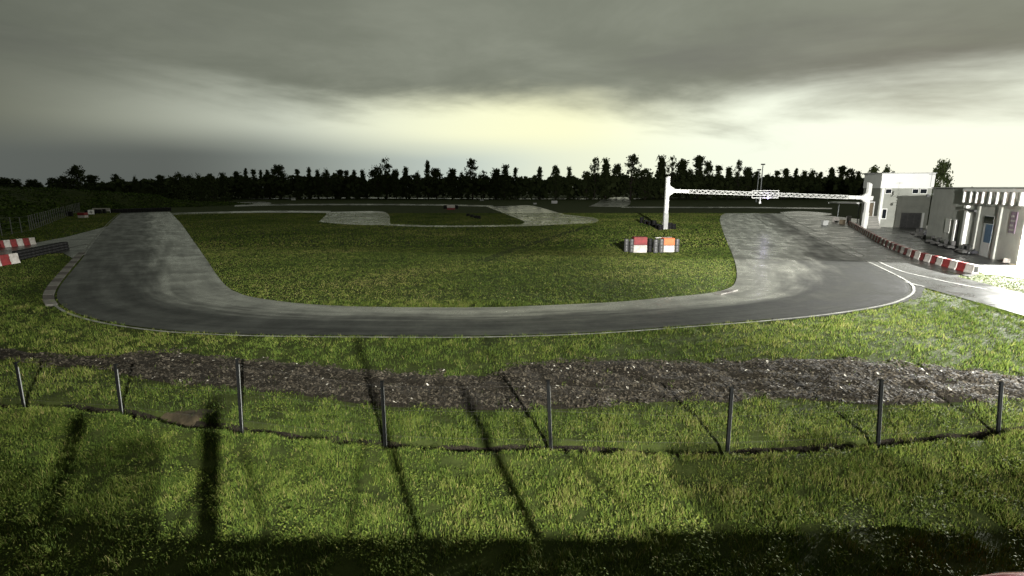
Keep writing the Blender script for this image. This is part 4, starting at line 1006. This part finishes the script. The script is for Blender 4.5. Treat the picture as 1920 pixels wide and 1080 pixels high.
# ------------------------------------------------------------------ the stand that carries the camera, and its lamp mast behind
e = empty('viewing_stand', (0, -0.8, 0)); tag(e, 'concrete viewing stand with roof posts behind the camera', 'stand')
ZT = 4.33
MB().box(-30, 14, -6, 0, ZT - .3, ZT).build('deck_slab', 'concrete', e); MB().box(-30, 13.8, -5.7, -.4, 0, ZT - .303).build('wall', 'wall_grey', e)
for x, w_, top in ((-.38, .075, 5.75), (1.84, .016, 6.7), (3.08, .034, 5.95), (-2.1, .05, 5.6)): MB().box(x - w_, x + w_, -.22, -.03, ZT + .003, top).build('post', 'steel', e)
for x0_, z0_, x1_, z1_ in ((-.80, 4.3, -.28, 5.15), (-2.2, 4.3, -2.9, 4.9), (3.55, 5.2, 3.85, 6.7), (.25, 4.4, .0, 5.2), (1.1, 4.4, 1.55, 5.3), (4.25, 4.6, 3.8, 5.4)): MB().tube([(x0_, -.12, z0_), (x1_, -.12, z1_)], .022, 6).build('brace', 'steel', e)
def net_panel(x0_, x1_, zt):
    m = MB(); n_ = int((x1_ - x0_) / .05)
    for k in range(n_): m.box(x0_ + k * .05, x0_ + k * .05 + .027, -.135, -.125, ZT + .003, zt + .3 * math.sin(k * .045) + .12 * math.sin(k * .17))
    m.build('added_shade_net', 'wood', e)['kind'] = 'stuff'  # unseen slats added to half shade the near grass
net_panel(-7.5, -.95, 5.4); net_panel(5.0, 13.5, 5.0)
MB().box(4.2, 14, -.10, -.02, ZT + .003, ZT + .06).build('parapet', 'concrete', e)  # strip added out of view to cover the car's shadow
MB().box(-9, -.95, -.10, -.02, ZT + .003, ZT + .16).build('parapet', 'concrete', e)
e = empty('floodlight_mast', (FLOOD.x, FLOOD.y, 0)); tag(e, 'floodlight mast with two lamp heads behind the stand', 'light mast')
MB().tube([(0, 0, 0), (0, 0, FLOOD.z - .5)], [.16, .1], 10).build('pole', 'galv', e); MB().box(-.8, .8, -.06, .06, FLOOD.z - .6, FLOOD.z - .5).build('cross_arm', 'galv', e)
def flood(parent, off, tgt, W_, cone, blend, col, size=.18):
    hd = MB().box(-.28, .28, -.1, .1, -.2, .2); 
    o = hd.build('lamp_head', 'trim_dark', parent, loc=off)
    wp = parent.location + Vector(off); dr = (Vector(tgt) - wp).normalized()
    o.rotation_euler = dr.to_track_quat('Y', 'Z').to_euler()
    MB().box(-.24, .24, .103, .115, -.16, .16).build('lens', 'flood_lens', o)
    l = bpy.data.lights.new('flood_light', 'SPOT'); l.energy = W_; l.spot_size = R(cone); l.spot_blend = blend; l.color = col; l.shadow_soft_size = size
    lo = bpy.data.objects.new('flood_light', l); link(lo, o); lo.location = (0, .30, 0); lo.rotation_euler = (math.pi / 2, 0, 0); return o
flood(e, (-.4, 0, FLOOD.z), (-8, 56, 0), FLOOD_NEAR_W, 81, 1.0, (1, .98, .88), .13)
flood(e, (.4, 0, FLOOD.z), (40, 74, 6), FLOOD_FAR_W, 50, 1.0, (1, .98, .92))
# yard lamp on the clubhouse end wall, just outside the picture
lp = Vector((C2.x + 6.5, C2.y - .25, 0)); e = empty('yard_lamp', tuple(lp)); tag(e, 'yard floodlight on a bracket at the end wall of the clubhouse', 'lamp')
MB().tube([(0, .19, 4.6), (0, -.6, 4.75)], .04, 6).build('bracket', 'galv', e)
flood(e, (0, -.75, 4.7), (C2.x - 2.5, C2.y - 5.0, 0), YARD_W, 108, 1.0, (1, .99, .93))

# ------------------------------------------------------------------ trees
def tree_data(kind, seed):
    g = np.random.default_rng(seed); r_ = random.Random(seed)
    H_ = 10.0
    tr = MB()
    lean = (r_.uniform(-.3, .3), r_.uniform(-.3, .3))
    if kind == 'poplar': rx, z0, ncl, cs, nl, ls = 1.0, .2, 60, .46, 34, .30
    elif kind == 'round': rx, z0, ncl, cs, nl, ls = 3.0, 1.0, 74, .75, 34, .34
    elif kind == 'sparse': rx, z0, ncl, cs, nl, ls = 2.6, 2.0, 60, .50, 24, .25
    elif kind == 'bush': rx, z0, ncl, cs, nl, ls = 3.6, .4, 55, .95, 34, .42
    else: rx, z0, ncl, cs, nl, ls = 1.7, .1, 70, .60, 34, .32
    tr.tube([(0, 0, -.4), (lean[0] * .3, lean[1] * .3, H_ * .35), (lean[0], lean[1], H_ * .7), (lean[0] * 1.3, lean[1] * 1.3, H_ * .95)], [.26, .2, .11, .03], 7)
    V = []; T = []
    for c in range(ncl):
        t = g.random() ** .85; z = z0 + (H_ - .4 - z0) * t
        if kind == 'poplar': env = rx * (1 - t ** 3) * (.55 + .45 * math.sin(math.pi * min(t * 1.4 + .15, 1)))
        elif kind == 'bush': env = rx * math.sqrt(max(0, 1 - t * t))
        elif kind == 'cone': env = rx * (1.05 - t)
        else: env = rx * math.sin(math.pi * min(.12 + .84 * t, 1)) ** .6
        a = g.uniform(0, 6.28); rr = env * math.sqrt(g.uniform(.02, 1)) * g.uniform(.8, 1.15)
        cx_, cy_ = math.cos(a) * rr + lean[0] * t, math.sin(a) * rr + lean[1] * t
        if kind in ('sparse', 'round') and c % 2 == 0:
            zb_ = max(z0 * .5, z - rr * .9 - .6); tr.tube([(lean[0] * zb_ / H_, lean[1] * zb_ / H_, zb_), (cx_ * .55, cy_ * .55, zb_ + (z - zb_) * .45), (cx_, cy_, z)], [.09, .06, .02], 4, False)
        s_ = cs * g.uniform(.6, 1.25); tint = np.clip(g.normal(.5, .2), 0, 1)
        ctr = np.array([cx_, cy_, z]) + g.normal(0, 1, (nl, 3)) * np.array([s_, s_, s_ * .75]) * .62
        d1 = g.normal(0, 1, (nl, 3)); d1 /= np.linalg.norm(d1, axis=1)[:, None]; d2 = np.cross(d1, g.normal(0, 1, (nl, 3))); d2 /= np.linalg.norm(d2, axis=1)[:, None]
        L_ = ls * g.uniform(.6, 1.3, (nl, 1))
        q_ = np.stack([ctr - d1 * L_, ctr - d2 * L_ * .5, ctr + d1 * L_, ctr + d2 * L_ * .5], 1); V.append(q_.reshape(-1, 3)); T.append(np.full(nl * 4, tint))
    V = np.concatenate(V); T = np.concatenate(T)
    return tr, V, T
VAR = {}
def make_tree(kind, seed):
    tr, V, T = tree_data(kind, seed)
    e = empty('tree', (0, 0, 0)); tr.build('trunk', 'bark', e, smooth=True)
    npmesh('crown', V, np.arange(len(V)).reshape(-1, 4), 'leaf', T, parent=e, nper=4); return e
NVAR = {'poplar': 3, 'round': 3, 'sparse': 3, 'bush': 2, 'cone': 3}
ALLV = {k: [None] * n for k, n in NVAR.items()}
WIDTH = {'poplar': 2.3, 'round': 6.8, 'sparse': 5.8, 'bush': 7.6, 'cone': 3.6}
tcount = 0
def tree(px, ytop, wpx, kind, d, label, group=None, z0=0.0):
    global tcount; tcount += 1
    i = tcount % NVAR[kind]; src = ALLV[kind][i]
    if src is None: e = ALLV[kind][i] = make_tree(kind, 100 + 7 * i + len(kind) * 31)
    else: e = copy_tree(src)
    for k in ('group', 'label'):
        if k in e: del e[k]
    x = (px - 960) / FPX * d * cP * cP; y = d * cP; h = Zat(ytop, (x, y, 0)) - z0
    e.location = (x, y, z0); e.rotation_euler = (0, 0, random.uniform(0, 6.28))
    sx = (wpx * (1.1 if group else 1.0) * random.uniform(.8, 1.3) / FPX * d) / WIDTH[kind]; e.scale = (sx, sx, h / 10.0); e.name = 'poplar_tree' if kind == 'poplar' else 'bush' if kind == 'bush' else 'tree'
    tag(e, label, 'bush' if kind == 'bush' else 'tree', group)
# single trees that stand out
tree(725, 294, 30, 'sparse', 262, 'tall loose crowned tree rising alone above the middle of the wood')
tree(803, 299, 15, 'poplar', 258, 'narrow pointed poplar standing alone above the wood beside a round tree')
tree(886, 297, 38, 'sparse', 258, 'broad open round tree with sky showing through, above the wood')
tree(525, 310, 30, 'round', 262, 'dense dark round tree above the left part of the wood')
tree(150, 311, 42, 'round', 190, 'rounded tree rising above the bushes on the grass bank')
tree(1183, 289, 38, 'sparse', 255, 'tallest spreading loose tree left of the gantry')
tree(1763, 302, 44, 'round', 82, 'dense leafy tree behind the clubhouse roof')
tree(1632, 313, 24, 'cone', 112, 'dark tree directly behind the timber shelter')
tree(1661, 312, 26, 'round', 112, 'leafy tree top above the white pavilion roof')
tree(1311, 293, 28, 'cone', 255, 'tall dark tree with a thin top behind the gantry beam')
G = 'trees along the edge of the wood'
for px, yt, w_, k in [(463, 314, 9, 'poplar'), (478, 317, 9, 'poplar'), (490, 318, 9, 'poplar'), (504, 317, 11, 'poplar'), (559, 316, 9, 'poplar'), (580, 313, 9, 'poplar'), (1490, 314, 12, 'poplar'), (1455, 319, 11, 'poplar'), (1558, 314, 13, 'poplar'), (1536, 321, 9, 'poplar'), (652, 319, 11, 'poplar'), (667, 318, 11, 'poplar'), (1012, 311, 13, 'poplar'), (1345, 309, 14, 'poplar')]:
    tree(px, yt, w_, k, random.uniform(252, 272), 'slim dark poplar of the wood edge ' + ('near the dense round tree' if px < 600 else 'before the tall loose tree' if px < 700 else 'beyond the broad open tree' if px < 1100 else 'behind the gantry beam'), 'slim poplars of the wood edge')
for px, yt, w_, k in [(445, 322, 18, 'cone'), (597, 319, 14, 'cone'), (613, 317, 18, 'round'), (637, 319, 18, 'cone'), (681, 319, 14, 'cone'), (708, 312, 26, 'round'), (742, 318, 20, 'round'), (761, 314, 18, 'cone'), (782, 322, 16, 'round'), (818, 316, 22, 'round'), (848, 317, 20, 'cone'), (866, 322, 16, 'round'), (906, 318, 18, 'sparse'), (930, 317, 20, 'cone'), (946, 309, 17, 'cone'), (966, 315, 16, 'cone'), (1042, 311, 22, 'round'), (1068, 313, 14, 'cone'), (1100, 322, 20, 'round'), (1115, 293, 24, 'sparse'), (1136, 297, 20, 'cone'), (1156, 308, 18, 'round'), (1210, 317, 34, 'round'), (1240, 292, 26, 'cone'), (1258, 290, 20, 'sparse'), (1275, 300, 24, 'cone'), (1292, 316, 18, 'round'), (1325, 303, 20, 'round'), (1365, 314, 22, 'cone'), (1383, 299, 20, 'sparse'), (1400, 314, 22, 'round'), (1416, 322, 16, 'cone'), (1438, 326, 16, 'round'), (1471, 317, 18, 'cone'), (1505, 321, 16, 'cone'), (1522, 318, 16, 'round'), (1573, 312, 24, 'cone'), (1590, 317, 22, 'round'), (1608, 321, 16, 'cone'), (1700, 330, 20, 'round')]:
    tree(px, yt, w_, k, random.uniform(250, 275), {'cone': 'dark pointed', 'round': 'dark rounded', 'sparse': 'loose open crowned'}[k] + ' tree of the wood edge ' + ('between bank and tall loose tree' if px < 725 else 'between lone poplar and broad open tree' if px < 886 else 'between broad open and spreading tree' if px < 1183 else 'beside the left gantry post' if px < 1262 else 'behind the gantry beam'), G)
for px, yt, w_ in [(8, 334, 26), (35, 336, 22), (62, 337, 24), (102, 334, 28), (124, 329, 30), (178, 329, 24), (218, 327, 20), (255, 330, 10), (305, 329, 26), (335, 324, 28), (356, 328, 20), (376, 327, 18), (398, 326, 22), (421, 324, 22), (-30, 330, 30), (-80, 325, 40)]:
    tree(px, yt, w_, random.choice(['round', 'cone', 'bush', 'round']), random.uniform(185, 215), 'dark bushy tree along the bank crest ' + ('before the rounded tree' if px < 150 else 'between the rounded tree and the wood'), 'trees behind the bank')
# the wood itself, one dark mass
g = np.random.default_rng(77); NQ = 60000
prof_px = [(-900, 335), (-200, 343), (0, 349), (170, 347), (300, 338), (420, 334), (520, 333), (800, 333), (1100, 332), (1260, 332), (1400, 333), (1620, 333), (1660, 345), (1720, 356), (2600, 362)]
px = g.uniform(-900, 2500, NQ); dd_ = g.uniform(248, 300, NQ); dd_ = np.where(px < 430, dd_ - 60 * np.clip((430 - px) / 120, 0, 1), dd_)
yt = np.interp(px, [a for a, b in prof_px], [b for a, b in prof_px]) + 0.0 + 3.5 * fnoise(np.stack([px, px * 0], 1), .09, 41) + 2.2 * fnoise(np.stack([px, px * 0], 1), .45, 42)
ztop = H + (350 - yt) / FPX * dd_
ctr = np.stack([(px - 960) / FPX * dd_ * cP, dd_, ztop * g.uniform(0, 1, NQ) ** .45], 1)
d1 = g.normal(0, 1, (NQ, 3)); d1 /= np.linalg.norm(d1, axis=1)[:, None]; d2 = np.cross(d1, g.normal(0, 1, (NQ, 3))); d2 /= np.linalg.norm(d2, axis=1)[:, None]
L_ = g.uniform(.6, 1.9, (NQ, 1)) * np.where(ctr[:, 2:3] > ztop[:, None] * .85, .6, 1.0)
V = np.stack([ctr - d1 * L_, ctr - d2 * L_ * .7, ctr + d1 * L_, ctr + d2 * L_ * .7], 1).reshape(-1, 3)
o = npmesh('wood', V, np.arange(NQ * 4).reshape(-1, 4), 'leaf', np.repeat(g.uniform(0, 1, NQ), 4), nper=4)
tag(o, 'dark continuous wood closing the view behind the whole circuit', 'wood', kind='stuff')
print('blades', nb)
